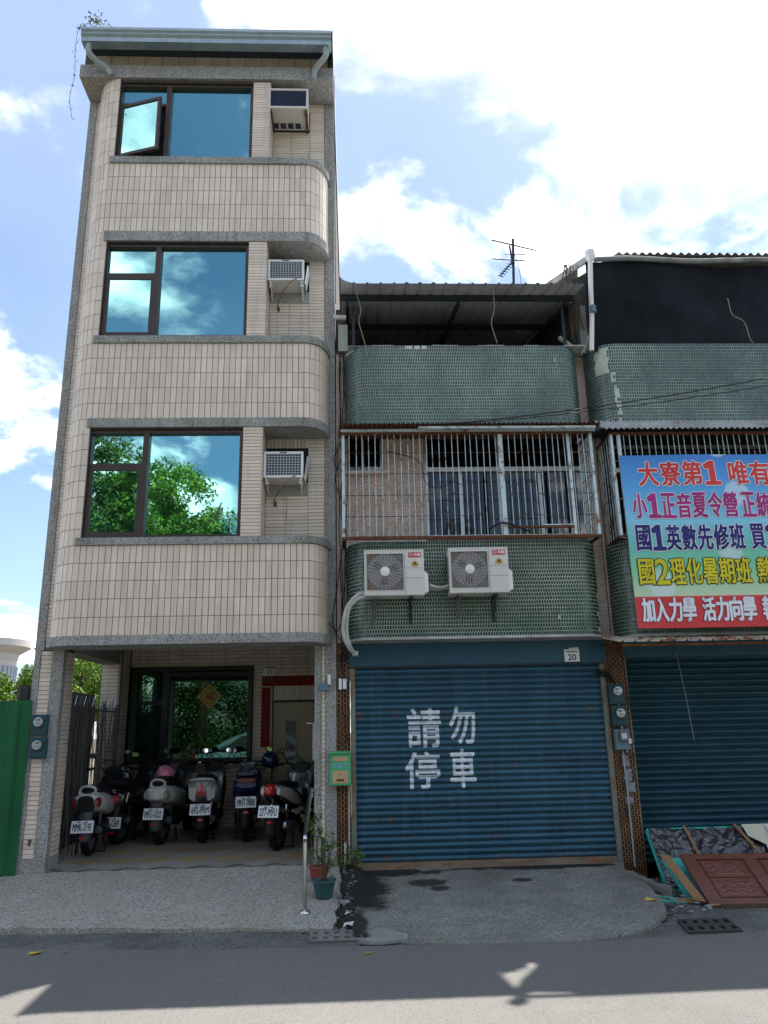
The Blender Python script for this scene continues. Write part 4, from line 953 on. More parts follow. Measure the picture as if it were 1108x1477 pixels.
# upper roof: corrugated sheet, rolled edge and dark sheet for the shaded void
def rz3(y): return 7.80 + (y + .6) * .42
rs = MB(); corr(rs, 3.74, X1, -.45, 2.9, rz3, .11, .02, trap=False, ny=3); rs.build('tin_roof', 'tin_light', RH)
gb = MB(); gb.obox((3.34, .95, rz3(.95) - .07), (.02, 0, 0), (0, 1.55, 1.55 * .42), (0, 0, .05)); gb.build('gable_board', 'tin_light', RH)
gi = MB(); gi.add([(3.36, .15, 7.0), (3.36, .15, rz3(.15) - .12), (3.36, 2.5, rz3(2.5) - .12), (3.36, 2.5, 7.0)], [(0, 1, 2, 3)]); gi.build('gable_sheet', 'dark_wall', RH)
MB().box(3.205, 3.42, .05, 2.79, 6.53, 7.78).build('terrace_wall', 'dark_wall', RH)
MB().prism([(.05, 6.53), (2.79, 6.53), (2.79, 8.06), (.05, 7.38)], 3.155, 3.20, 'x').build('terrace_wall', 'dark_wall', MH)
nt = MB().grid(60, 26, lambda u, v: (3.27 + 4.35 * u, -.33 - .12 * v + .012 * math.sin(u * 21) * (1 - v) + .02 * math.sin(u * 7 + v * 4) + .012 * math.sin(v * 13 + u * 19) + .02 * max(0, math.sin(u * 31 + 1.5 * math.sin(v * 3))) ** 6, 6.42 + (7.70 + .035 * math.sin(u * 9 + .5) - 6.42) * v)); nt.build('void_shade_sheet', 'void_shade', RH, smooth=True)  # dark sheet hung in place of the shaded void below the roof
tp = MB(); q = random.Random(5)
tp.tube([(3.38 + .15 * i, -.52, 7.715 + .02 * math.sin(i * .5) - .012 * (1 if i > 12 else 0)) for i in range(29)], .036, 10); tp.build('rolled_tarpaulin', 'tarp_edge', RH, smooth=True)
pp = MB(); pp.tube([(3.30, -.60, 7.72), (3.29, -.5, 7.2), (3.30, -.42, 6.9), (3.27, -.35, 6.42)], .033, 10); pp.lathe([(.035, -.06), (.065, .0), (.065, .09), (.0, .09)], (3.30, -.60, 7.70), 14); pp.build('downpipe', 'white', RH, smooth=True)
MB().lathe([(0, -.05), (.045, -.05), (.045, .05), (0, .05)], (3.31, -.46, 6.98), 10).build('pipe_coupling', 'meter_grey', RH)
MB().tube(smooth_path([(5.15, -.55, 7.1), (5.18, -.55, 6.85), (5.33, -.54, 6.75), (5.38, -.53, 6.5), (5.42, -.52, 6.44)], 5), .0042, 5).build('loose_cord', 'cable_w', RH)
# window behind the banner
wf = MB(); frame_rect(wf, 3.5, X1 - .1, 3.93, 5.2, .05, .1, .04); wf.box(3.54, X1 - .14, .05, .1, 4.82, 4.88); wf.build('window', 'alu', RH)

# ------------------------------------------------------------------ security cages
def cage(x0, x1, z0, z1, label, seed, pitch=.0805, posts=(), side_l=True, side_r=True):
    t = thing('security_grille', label, 'window grille', (x0, -.55, z0), 'rusty window grilles'); q = random.Random(seed); W_ = x1 - x0; H = z1 - z0
    nb = int(W_ / pitch); me = MB().tube([(0, 0, 0), (0, 0, H)], .0050, 6).mesh('bar', 'bar_blue')
    for i in range(nb + 1):
        o = bpy.data.objects.new('bar', me); COL.objects.link(o); o.parent = t; o.location = (min(W_, i * pitch) + q.uniform(-.006, .006), q.uniform(-.006, .004), 0); o.rotation_euler = (q.uniform(-.006, .006), q.uniform(-.008, .008), q.uniform(0, 6))
    mh_ = MB().tube([(0, 0, 0), (W_, 0, 0)], .0055, 5).mesh('cross_rod', 'bar_dark')
    for f in (.20, .40, .605, .81):
        o = bpy.data.objects.new('cross_rod', mh_); COL.objects.link(o); o.parent = t; o.location = (0, .012, H * f); o.rotation_euler = (0, q.uniform(-.003, .003), 0)
    for f, m in ((0.0, 'rust'), (1.0, 'rust')):
        mb = MB(); mb.box(-.02, W_ + .02, -.02, .02, H * f - .022, H * f + .012); mb.build('frame_angle', m, t)
    for s_, on in ((0.0, side_l), (W_, side_r)):
        if not on: continue
        for k in range(1, 6):
            o = MB().tube([(0, 0, 0), (0, 0, H)], .0065, 5).build('bar', 'bar_blue', t); o.location = (s_, .09 * k, 0)
        sb = MB(); 
        for f in (.20, .40, .605, .81): sb.tube([(s_, 0, H * f), (s_, .54, H * f)], .005, 5)
        sb.box(s_ - .018, s_ + .018, .02, .54, -.02, .01); sb.box(s_ - .012, s_ + .012, .02, .54, H - .015, H + .01); sb.build('side_rod', 'bar_dark', t)
        pb = MB().box(s_ - .018, s_ + .018, -.018, .018, .012, H - .02); pb.build('corner_post', 'bar_blue', t)
    for xx, ww in posts: MB().box(xx - ww, xx + ww, -.012, -.002 + .03, .012, H - .02).build('post', 'bar_blue', t)
    return t
cg = cage(-.09, 3.06, 3.80, 5.16, 'rusty pale blue barred window grille above the two outdoor condensers', 31, posts=((1.99, .028), (2.86, .018)))
o = MB().box(2.02, 2.84, -.03, .0, .10, .125).build('tray_edge', 'rust', cg); MB().box(2.45, 2.84, -.032, .0, .13, .142).build('tray_strip', 'bar_blue', cg)
cage(3.33, 7.3, 3.78, 5.14, 'pale barred window grille half hidden behind the printed banner', 32, posts=((.10, .02),), side_r=False)
rs = MB(); corr(rs, -.13, 3.16, -.74, -.02, lambda y: 5.215 + (y + .74) * .10, .06, .011, trap=False, ny=3)
ra = rs.build('grille_awning', 'rust'); tag(ra, 'thin rusty corrugated canopy on top of the pale blue window grille', 'awning')
fa = MB(); fa.box(-.12, 3.12, -.60, -.575, 5.165, 5.20); fa.box(.85, 3.10, -.70, -.675, 5.165, 5.195); o = fa.build('canopy_rail', 'bar_blue', ra)

# ------------------------------------------------------------------ outdoor condensers
def condenser():
    t = thing('outdoor_condenser', 'outdoor condenser unit nearer the tall townhouse, hung on the lower green balcony', 'air conditioner', (.15, -.72, 3.06), 'outdoor condensers on the green balcony')
    Wd, H, D_ = .71, .545, .26
    MB().box(0, Wd, 0, D_, .0, H).build('casing', 'cream', t, bevel=.012)
    MB().box(-.004, Wd + .004, -.004, D_ + .004, H - .012, H + .006).build('top_cover', 'cream', t, bevel=.005)
    cx, cz, rr = .245, .285, .20
    rc = MB(); rc.prism([(cx - .205, cz - .205), (cx + .205, cz - .205), (cx + .205, cz + .205), (cx - .205, cz + .205)], -.004, -.0015, 'y') if False else rc.box(cx - .207, cx + .207, -.0035, -.001, cz - .207, cz + .207); rc.build('fan_recess', 'wire_dk', t)
    MB().lathe([(.0, -.006), (.155, -.006), (.155, -.0045)], (cx, 0, cz), 28, 'y').build('fan_shadow', 'black', t) if False else None
    fbm = MB()
    for i in range(3):
        a = i * 2.1 + .4; fbm.obox((cx + .09 * math.cos(a), -.007, cz + .09 * math.sin(a)), (.07 * math.cos(a), 0, .07 * math.sin(a)), (-.04 * math.sin(a), 0, .04 * math.cos(a)), (0, .002, 0))
    fbm.build('fan_blade', 'black', t)
    g = MB()
    for r_ in [.055 + .0165 * i for i in range(10)]:
        pts = [(cx + r_ * math.cos(2 * PI * k / 28), -.014, cz + r_ * math.sin(2 * PI * k / 28)) for k in range(29)]; g.tube(pts, .0016, 4, False)
    for k in range(26):
        a = 2 * PI * k / 26; g.tube([(cx + .04 * math.cos(a), -.016, cz + .04 * math.sin(a)), (cx + .13 * math.cos(a + .10), -.018, cz + .13 * math.sin(a + .10)), (cx + .205 * math.cos(a + .16), -.012, cz + .205 * math.sin(a + .16))], .0019, 4, False)
    g.build('fan_grille', 'cream', t)
    fr_ = MB(); frame_rect(fr_, cx - .215, cx + .215, cz - .215, cz + .215, -.016, .0, .012); fr_.build('grille_frame', 'wire_dk', t, bevel=.004)
    for sx, sz in ((1, 1), (1, -1), (-1, 1), (-1, -1)): MB().add([(cx + sx * .2, -.010, cz + sz * .2), (cx + sx * .2, -.010, cz + sz * .12), (cx + sx * .12, -.010, cz + sz * .2)], [(0, 1, 2) if sx * sz < 0 else (0, 2, 1)]).build('grille_corner', 'rail', t)
    MB().lathe([(0, -.030), (.045, -.028), (.056, -.020), (.056, -.012)], (cx, 0, cz), 24, 'y').build('fan_cap', 'white', t, smooth=True)
    pn = MB(); pn.box(.477, .480, -.002, .0, .02, H - .03); pn.box(.49, Wd - .02, -.002, 0, .205, .208); pn.box(.49, Wd - .02, -.002, 0, .325, .328); pn.build('panel_seam', 'grey_pl', t)
    lb = MB().box(.525, .675, -.004, .0, .455, .515).build('brand_label', 'logo_red', t)
    lt = MB(); put_text(lt, '禾聯', .585, .668, .467, .505, -.0055, .03); 
    pts = [(.555 + .018 * math.cos(2 * PI * k / 18), -.0058, .486 + .018 * math.sin(2 * PI * k / 18)) for k in range(19)]; lt.tube(pts, .0028, 4, False); lt.box(.547, .563, -.006, -.0045, .483, .489); lt.build('lettering', 'txt_white', lb)
    st_ = MB(); st_.lathe([(0, -.003), (.034, -.003), (.034, 0)], (.60, 0, .375), 18, 'y'); st_.box(.555, .645, -.004, 0, .352, .372); st_.build('energy_sticker', 'gold', t)
    st2 = MB().lathe([(0, -.0045), (.016, -.0045), (.016, -.003)], (.60, 0, .382), 12, 'y').build('sticker_emblem', 'gold_dk', t)
    sc_ = MB(); sc_.prism([(0, .05), (.06, .02), (.06, .0), (.0, -.0)], .03, .27, 'z') if False else None
    sv = MB(); sv.add([(Wd, .03, .03), (Wd, .2, .03), (Wd + .05, .17, .05), (Wd + .05, .05, .05), (Wd, .03, .30), (Wd, .2, .30), (Wd + .05, .17, .26), (Wd + .05, .05, .26)], [(3, 2, 1, 0), (4, 5, 6, 7), (0, 3, 7, 4), (3, 2, 6, 7), (2, 1, 5, 6)][0:5])
    sv.f = [f[::-1] for f in sv.f]; sv.build('valve_cover', 'white', t, bevel=.004)
    MB().box(Wd, Wd + .012, .05, .2, .42, .45).build('side_grip', 'white', t)
    for bx_ in (.12, .55):
        b = MB(); b.box(bx_ - .018, bx_ + .018, .0, .33, -.028, -.003); b.box(bx_ - .018, bx_ + .018, .305, .33, -.30, -.028); b.tube([(bx_, .04, -.03), (bx_, .315, -.25)], .011, 6); b.box(bx_ - .02, bx_ + .02, .02, .06, -.02, .002)
        b.build('wall_bracket', 'steel_dk' if bx_ > .3 else 'wire_dk', t)
    sd = MB()
    for k in range(14): sd.box(-.004, .0, .03, D_ - .03, .06 + k * .03, .066 + k * .03)
    sd.build('side_fins', 'fins', t)
    return t
cd = condenser()
c2_ = copy_tree(cd); c2_.location = (1.155, -.72, 3.075); c2_['label'] = 'outdoor condenser unit farther from the tall townhouse, second on the lower green balcony'
c2_.rotation_euler = (0, 0, R(-1.5))
hs = MB(); hs.tube(smooth_path([(.93, -.60, 3.20), (1.0, -.60, 3.175), (1.08, -.60, 3.17), (1.17, -.6, 3.19)], 5), .020, 9); hs.tube(smooth_path([(.93, -.57, 3.17), (1.02, -.57, 3.15), (1.17, -.57, 3.17)], 5), .014, 8)
tag(hs.build('refrigerant_pipe', 'hose', smooth=True), 'short white wrapped pipe linking the two outdoor condensers', 'pipe')
hs = MB()
for o_, dz in ((0, 0), (.045, -.05)):
    hs.tube(smooth_path([(.16, -.60, 3.12 + dz), (.08, -.60, 3.10 + dz), (-.04 + o_ * .4, -.55, 2.98 + dz * .6), (-.095 + o_ * .9, -.50, 2.82), (-.10 + o_ * .9, -.42, 2.66), (-.05 + o_ * .6, -.35, 2.52), (.03 + o_ * .2, -.20, 2.44)], 7), .024 - o_ * .12, 10)
tag(hs.build('refrigerant_pipe', 'hose', smooth=True), 'pair of white wrapped pipes curving down round the left end of the green balcony', 'pipe')
hs = MB(); hs.box(.0, .07, -.24, -.04, 2.42, 2.47); tag(hs.build('pipe_elbow_box', 'hose'), 'small pale box where the curved white pipes end above the shutter housing', 'pipe fitting')

# ------------------------------------------------------------------ printed banner
BN = thing('printed_banner', 'large printed vinyl banner in blue, green and red tied over the right window grille', 'banner', (3.39, -.62, 2.64))
def wav(x, z): return .012 * math.sin(x * 2.3 + z) + .007 * math.sin(x * 5 + z * 3.1) + .004 * math.sin(z * 9 + x)
BW, BH = 3.6, 2.18
bb = MB().grid(60, 34, lambda u, v: (BW * u, wav(BW * u, BH * v), BH * v)).build('banner_sheet', 'banner', BN, smooth=True)
mbk = MB().grid(60, 34, lambda u, v: (BW * (1 - u), wav(BW * (1 - u), BH * v) + .003, BH * v)).build('banner_back', 'card_w', BN, smooth=True)
def btext(s, x, z0, z1, cw, gapw, m, om, off, og):
    for ch in s:
        if ch == ' ': x += gapw; continue
        narrow = (.80 if cw > .25 else .9) if ch in '12' else 1.0; w_ = cw * narrow
        a = MB(); put_text(a, 'I1' if ch == '1' else ch, x, x + w_ * .88, z0, z1, 0, off + og); a.v = [(p[0], wav(p[0], p[2]) - .006, p[2]) for p in a.v]; a.build('lettering_outline', om, BN)
        a = MB(); put_text(a, 'I1' if ch == '1' else ch, x, x + w_ * .88, z0, z1, 0, off); a.v = [(p[0], wav(p[0], p[2]) - .010, p[2]) for p in a.v]; a.build('lettering', m, BN)
        x += w_
btext('大寮第1 唯有', .22, 1.775, 2.085, .276, .10, 'txt_red', 'txt_white', .022, .035)
btext('小1正音夏令營 正統', .10, 1.357, 1.67, .193, .04, 'txt_mag', 'txt_white', .022, .032)
btext('國1英數先修班 買1', .10, .947, 1.26, .197, .06, 'txt_navy', 'txt_white', .022, .032)
btext('國2理化暑期班 熱', .09, .527, .836, .202, .06, 'txt_yel', 'txt_black', .018, .035)
btext('加入力學 活力向學 報', .075, .080, .357, .166, .07, 'txt_white', 'txt_navy', .03, .02)
for i in range(9): 
    MB().tube([(0.01 + (.0 if i else .0), .0, .1 + i * .25), (-.05, .04, .12 + i * .25)], .003, 4).build('tie_cord', 'cable_w', BN) if i % 2 == 0 else None

# ------------------------------------------------------------------ meters, mailbox, plates
def meter(x, z, y, label, square=False):
    t = thing('electric_meter', label, 'electric meter', (x, y, z), 'electric meters')
    m = 'meter_grey' if square else 'meter_box'
    MB().box(-.09, .09, -.08, 0, 0, .24).build('box', m, t, bevel=.008)
    if not square:
        MB().lathe([(0, -.15), (.045, -.148), (.060, -.13), (.064, -.085), (.072, -.08)], (.0, 0, .155), 22, 'y').build('glass_dome', 'visor', t, smooth=True)
        f = MB().lathe([(0, -.118), (.053, -.118), (.053, -.08)], (0, 0, .155), 22, 'y').build('dial', 'meter_face', t)
        MB().box(-.028, .028, -.122, -.119, .17, .185).build('register', 'ink', f); MB().box(-.03, .03, -.121, -.119, .135, .139).build('scale_line', 'ink', f)
        MB().lathe([(.066, -.09), (.074, -.09), (.074, -.078), (.066, -.078)], (0, 0, .155), 22, 'y').build('ring', m, t, smooth=True)
        MB().box(-.06, .06, -.095, -.08, .02, .06).build('terminal_cover', m, t, bevel=.004)
        MB().tube([(.02, -.03, 0), (.02, -.03, -.03)], .012, 7).build('cable_gland', 'hose', t)
    else:
        b = MB().box(-.045, .055, -.12, -.08, .10, .22).build('meter_body', 'wire_dk', t, bevel=.008)
        f = MB().box(-.025, .035, -.1225, -.12, .13, .195).build('dial', 'meter_face', t)
        MB().box(.06, .095, -.1, -.02, .07, .13).build('side_box', 'white', t, bevel=.003)
        MB().tube([(.05, -.03, 0), (.05, -.03, -.03)], .012, 7).build('cable_gland', 'hose', t)
    return t
meter(-3.70, 1.57, -.012, 'teal electric meter with glass dome, upper one on the pillar beside the green fence')
m2_ = meter(-3.69, 1.31, -.012, 'teal electric meter with glass dome, lower one on the pillar beside the green fence')
meter(3.235, 1.79, -.015, 'dark teal round electric meter, topmost of three on the brown brick pillar')
meter(3.245, 1.53, -.015, 'dark teal round electric meter, middle of three on the brown brick pillar')
meter(3.25, 1.255, -.015, 'blue grey square electric meter, lowest of three on the brown brick pillar', True)
MB2 = thing('mailbox', 'green metal letter box with faded orange label beside the blue shutter', 'mailbox', (-.155, -.02, .93))
MB().box(-.125, .125, -.11, 0, 0, .37).build('box', 'mail', MB2, bevel=.014)
MB().box(-.13, .13, -.13, .0, .355, .385).build('lid', 'mail', MB2, bevel=.01)
o = MB().box(-.09, .09, -.1135, -.11, .03, .17).build('lower_label', 'mail_orange', MB2); MB().box(-.045, .045, -.116, -.1135, .05, .075).build('slot_print', 'gold_dk', o); MB().lathe([(0, -.003), (.008, -.003), (.008, 0)], (0, -.1135, .125), 10, 'y').build('keyhole', 'black', o)
MB().box(-.085, .085, -.1135, -.11, .275, .325).build('letter_slot', 'mail_orange', MB2); MB().box(-.09, .09, -.113, -.11, .195, .25).build('name_label', 'mail_teal', MB2)
pl = thing('house_number_plate', 'small pale house number plate 20 on the dark blue shutter housing', 'number plate', (2.73, -.037, 2.39), 'house number plates')
MB().box(-.095, .095, -.006, 0, -.075, .075).build('plate', 'plate', pl, bevel=.002); text_obj('lettering', '20', -.055, .055, -.06, .015, -.0075, 'ink', pl, .02)
sm_ = MB()
for i in range(6): sm_.box(-.07 + i * .024, -.053 + i * .024, -.0075, -.006, .038, .055)
sm_.build('name_strip', 'ink', pl); o = MB().obox((.03, -.003, .085), (.06, 0, .004), (0, .003, 0), (0, 0, .012)).build('torn_sticker', 'litter_w', pl)
bx = thing('junction_box', 'small grey and white junction boxes on the right pillar of the tall townhouse', 'junction box', (-.35, -.02, 2.02))
MB().box(-.05, .06, -.05, 0, 0, .085).build('grey_box', 'meter_grey', bx, bevel=.004); MB().box(.045, .085, -.075, -.02, .07, .19).build('white_sensor', 'white', bx, bevel=.006)
bx = thing('junction_box', 'pair of small white breaker boxes wired to the brown brick strip', 'junction box', (-.12, -.02, 2.03))
MB().box(-.05, -.012, -.06, 0, 0, .13).build('box', 'white', bx, bevel=.005); MB().box(.0, .045, -.06, 0, .005, .125).build('box', 'white', bx, bevel=.005); MB().box(-.012, .0, -.05, 0, 0, .14).build('divider', 'ink', bx)
M['torn_paper'] = mat('torn_grey_paper', (0.30, 0.32, 0.34), 0.8, var=0.3, vscale=20, dirt=0.8, dirt_scale=14, dirt_col=(0.06, 0.05, 0.045))
pp = thing('torn_posters', 'torn grey paper notices pasted low on the brown brick pillar under the meters', 'poster', (3.27, -.011, .55)); q = random.Random(8)
for (a, b, w_, h_) in ((-.05, .50, .12, .16), (-.035, .34, .12, .15), (-.03, .20, .15, .15), (-.03, .08, .10, .10)):
    pts = [];
    for i in range(16):
        th = 2 * PI * i / 16; s = 1 / max(abs(math.cos(th)), abs(math.sin(th))); pts.append((a + w_ / 2 + w_ / 2 * s * math.cos(th) * q.uniform(.60, 1.0), -.002, b + h_ / 2 + h_ / 2 * s * math.sin(th) * q.uniform(.6, 1.0)))
    MB().add(pts, [tuple(range(16))]).build('notice', 'torn_paper', pp)
# wires
def wire(paths, label, m='cable', r=.007, name='cable'):
    mb = MB()
    for pts, rr_2 in paths: mb.tube(pts, rr_2, 5)
    return tag(mb.build(name, m), label, 'cable')
wire([(sag((-.10, -.12, 5.36), (4.95, -1.5, 5.46), .10, 24) + sag((4.95, -1.5, 5.46), (12, -3.2, 5.9), .05, 8)[1:], .007)], 'black overhead wire across the green balconies, upper of two')
wire([(sag((.85, -.62, 5.22), (4.94, -1.45, 5.38), .06, 20) + sag((4.94, -1.45, 5.38), (12, -3.1, 5.75), .05, 8)[1:], .0055)], 'black overhead wire across the green balconies, lower of two')
q = random.Random(12); ws = []
for k in range(5):
    x_ = -.14 + .02 * k; ws.append((smooth_path([(x_ + q.uniform(-.03, .03), -.03 - .01 * k, z) for z in (7.0, 6.2, 5.6, 5.3, 4.9, 4.4, 4.0, 3.5, 3.0, 2.65, 2.3)] , 4), .005))
ws.append((smooth_path([(-.12, -.05, 5.0), (-.20, -.10, 4.75), (-.17, -.10, 4.55), (-.06, -.06, 4.35)], 5), .006)); ws.append((smooth_path([(-.12, -.05, 5.25), (-.22, -.1, 4.95), (-.10, -.08, 4.8)], 5), .006))
ws.append((smooth_path([(-.10, -.05, 3.95), (-.18, -.08, 3.3), (-.24, -.06, 2.85), (-.15, -.06, 2.62)], 5), .006))
ws.append((smooth_path([(-.30, -.06, 2.85), (-.18, -.06, 2.74), (-.12, -.06, 2.9)], 5), .006))
wire(ws, 'bundle of black cables running down the narrow strip between the two houses')
ws = [(smooth_path([(-.12 + .03 * math.cos(a * 1.3) , -.035, 2.42 + .05 * math.sin(a * 1.3)) for a in range(10)], 3), .004), (smooth_path([(-.12, -.03, 2.3), (-.10, -.05, 2.1), (-.13, -.04, 1.9), (-.09, -.04, 1.6), (-.06, -.04, 1.32)], 4), .004)]
wire(ws, 'thin coiled brown wire beside the white breaker boxes')
ws = [([(3.31, -.03, 6.5), (3.30, -.03, 4.5), (3.33, -.03, 2.6), (3.36, -.05, 2.3), (3.40, -.05, 1.6)], .006), ([(3.35, -.04, 5.4), (3.36, -.05, 3.2), (3.33, -.04, 2.62)], .005), (smooth_path([(3.30, -.03, 5.1), (3.36, -.05, 4.6), (3.32, -.04, 4.2)], 5), .005)]
wire(ws, 'black cables stapled down the pale pillar between the green houses')
ws = [(smooth_path([(3.02, -.03, 2.20 - .022 * k), (3.12, -.05, 2.19 - .022 * k), (3.20, -.05, 2.12 - .02 * k), (3.24 + .006 * k, -.04, 2.02)], 5), .008) for k in range(4)]
wire(ws, 'four dark cables curving from the blue shutter to the top meter')
wire([([(3.255, -.03, 1.24), (3.262, -.03, .9), (3.262, -.03, -.05)], .012)], 'grey conduit running down the brown brick pillar from the meters', 'pvc', name='conduit')
wire([([(-.055, -.03, 1.0), (-.058, -.03, .4), (-.055, -.03, .02)], .008), ([(-.105, -.03, .3), (-.105, -.03, .02)], .014)], 'thin grey conduit below the green letter box', 'hose', name='conduit')
wire([(smooth_path([(.45, -.56, 4.92), (.85, -.57, 4.78), (.93, -.57, 4.5), (1.1, -.58, 4.42), (1.28, -.57, 4.5), (1.4, -.57, 4.45)], 6), .005)], 'thin black wire looped loosely over the pale blue window grille')
wire([(smooth_path([(1.7, -.52, 3.9), (1.85, -.6, 3.96), (2.05, -.6, 3.9), (2.2, -.6, 3.84)], 5), .012)], 'thick black cable lying on the bottom rail of the pale blue window grille')
wire([([(4.05, -.05, 2.4), (4.10, -.05, 1.9), (4.14, -.05, 1.35)], .003)], 'pale string hanging in front of the right dark blue shutter', 'cable_w', name='string')
wire([([(-.19, -.10, 11.2), (-.19, -.05, 9.0), (-.185, -.06, 7.3)], .006)], 'thin dark wire down the right corner of the tall townhouse')
# aerial
an = thing('television_aerial', 'old television aerial standing on the tin roof against the sky', 'antenna', (2.80, 2.0, 7.9))
MB().tube([(0, 0, 0), (.10, 0, 1.92)], .024, 7).build('mast', 'steel_dk', an)
el = MB(); el.tube([(-.30, -.1, 1.83), (.52, .1, 1.76)], .014, 6); el.tube([(-.28, .0, 1.52), (.32, .1, 1.55)], .012, 6); el.tube([(.07, 0, 1.3), (.02, -.05, 1.75)], .016, 6); el.tube([(.09, 0, 1.5), (-.22, -.2, 1.05)], .014, 6)
for k in range(8): t = k / 7; c_ = Vector((.09, 0, 1.5)).lerp(Vector((-.22, -.2, 1.05)), t); el.tube([tuple(c_ + Vector((-.05, 0, .02))), tuple(c_ + Vector((.06, 0, -.02)))], .008, 5)
el.tube([(-.05, 0, 1.62), (.33, .1, 1.68)], .011, 5)
el.build('element', 'steel_dk', an); MB().tube(smooth_path([(.09, 0, 1.7), (.18, 0, 1.2), (.16, 0, .6), (.12, 0, .1)], 5), .005, 5).build('feeder_cable', 'cable', an)
# ================================================================== SCOOTERS
def scooter(label, x, y, rz, plate, body, style, zf, extra_y=0):
    t = thing('motor_scooter', label, 'scooter', (x, y, zf), 'scooters parked on the tiled porch', rz); t.scale = (1.0, 1.0, 1.0)
    def wheel(cy, name):
        r = .235
        tp_ = [(r - .075, -.028), (r - .05, -.046), (r - .02, -.05), (r - .004, -.030), (r, 0), (r - .004, .030), (r - .02, .05), (r - .05, .046), (r - .075, .028)]
        vs = []; n = 28
        w = MB(); vs = [(z, r_ * math.cos(2 * PI * j / n), r_ * math.sin(2 * PI * j / n)) for (r_, z) in tp_ for j in range(n)]
        k = len(tp_); fs = [(i * n + j, i * n + (j + 1) % n, (i + 1) * n + (j + 1) % n, (i + 1) * n + j) for i in range(k - 1) for j in range(n)]
        w.add(vs, fs); o = w.build(name, 'rubber', t, smooth=True, loc=(0, cy, r))
        rm = MB().lathe([(0, -.03), (.05, -.032), (.06, -.01), (.135, -.012), (.165, -.03), (.165, .03), (.135, .012), (.06, .01), (.05, .032), (0, .03)], (0, 0, 0), 20, 'x'); rm.build('rim', 'grey_pl', o, smooth=True)
        return o
    wheel(.245, 'rear_wheel'); wheel(1.50, 'front_wheel')
    # swingarm, engine, belt case
    e = MB(); e.loft([(.22, -.10, .25, .03, .05), (.34, -.11, .26, .05, .085), (.60, -.10, .27, .06, .09), (.80, -.08, .28, .05, .06)], 12); e.loft([(.42, .0, .30, .10, .08), (.62, .02, .32, .12, .11), (.78, .0, .32, .10, .08)], 12)
    e.tube([(-.10, .245, .235), (.10, .245, .235)], .018, 8); e.build('engine', 'black', t, smooth=True)
    ex = MB(); ex.tube([(.13, .12, .32), (.135, .16, .32), (.135, .50, .28), (.10, .62, .24)], [.040, .058, .058, .03], 14); ex.build('exhaust', 'black' if style != 'sport' else 'grey_pl', t, smooth=True)
    MB().lathe([(0, -.012), (.03, -.012), (.045, 0), (.05, .02)], (.13, .115, .32), 14, 'y').build('exhaust_tip', 'chrome' if style in ('sport',) else 'grey_pl', t, smooth=True)
    for s in (-1, 1):
        sh = MB(); sh.tube([(s * .105, .25, .24), (s * .10, .30, .55)], .014, 7)
        for k in range(9): sh.lathe([(.020, -.006), (.027, 0), (.020, .006)], (s * (.104 - .0005 * k), .262 + .005 * k, .32 + k * .022), 10)
        sh.build('shock_absorber', 'chrome' if style in ('sport', 'retro', 'white4') else 'grey_pl', t, smooth=True)
    # rear mudguard and number plate
    pz = {'retro': .38, 'black': .31, 'retro2': .42, 'white4': .46, 'blue': .54, 'sport': .50}[style]
    mg = MB(); mg.grid(8, 10, lambda u, v: ((u - .5) * (.17 - .04 * v), -.035 - .03 * math.sin(v * 1.5) + .05 * (2 * u - 1) ** 2, .56 - .36 * v) if True else None)
    g_ = mg.build('mudguard', 'grey_pl' if style in ('retro', 'retro2') else 'black', t, smooth=True); so_m = g_.modifiers.new('t', 'SOLIDIFY'); so_m.thickness = .012
    MB().loft([(-.086, 0, pz - .13, .035, .016), (-.05, 0, pz - .13, .04, .02)], 12).build('reflector', 'red_lens', t, smooth=True)
    hb_ = MB(); n = 14
    hb_.grid(8, 12, lambda u, v: ((u - .5) * .13, .245 - .275 * math.cos(-.5 + v * 1.9), .235 + .275 * math.sin(.15 + v * 1.4))); hg = hb_.build('hugger', 'gloss_black', t, smooth=True); s3 = hg.modifiers.new('t', 'SOLIDIFY'); s3.thickness = .01
    pz = {'retro': .38, 'black': .31, 'retro2': .42, 'white4': .46, 'blue': .54, 'sport': .50}[style]
    pr = bpy.data.objects.new('number_plate', MB().box(-.135, .135, -.006, .0, -.072, .072).mesh('number_plate', 'plate')); COL.objects.link(pr); pr.parent = t; pr.location = (0, -.105, pz); pr.rotation_euler = (R(-14), 0, R(rnd.uniform(-3, 3)))
    bv = pr.modifiers.new('edge', 'BEVEL'); bv.width = .008; bv.segments = 2
    lm = MB(); put_text(lm, plate, -.112, .112, -.050, .038, -.0075, .02); lm.box(-.06, -.03, -.0075, -.0065, .048, .060); lm.box(.03, .06, -.0075, -.0065, .048, .060); lm.build('lettering', 'ink', pr)
    MB().box(-.05, .05, -.10, .02, pz - .05, pz + .05).build('plate_bracket', 'black', t)
    # tail body
    B = body
    if style in ('retro', 'retro2'):
        b = MB(); b.loft([(-.05, 0, .66, .10, .06), (-.02, 0, .665, .155, .09), (.08, 0, .655, .185, .115), (.30, 0, .64, .19, .13), (.58, 0, .60, .17, .14), (.80, 0, .56, .15, .13)], 20, 2.8); b.build('body', B, t, smooth=True)
        MB().loft([(-.066, 0, .64, .095, .085), (-.03, 0, .64, .115, .10)], 16, 3).build('tail_panel', 'black', t, smooth=True) if style == 'retro' else MB().lathe([(0, -.004), (.014, -.004), (.014, 0)], (0, -.055, .665), 12, 'y').build('emblem', 'chrome', t)
        for s in (-1, 1):
            MB().loft([(-.065, s * .135, .65, .022, .045), (-.045, s * .138, .655, .032, .058), (-.0, s * .150, .655, .036, .062)], 14, 2.2).build('tail_lamp', 'dkred_lens' if style == 'retro' else 'clear_lens', t, smooth=True)
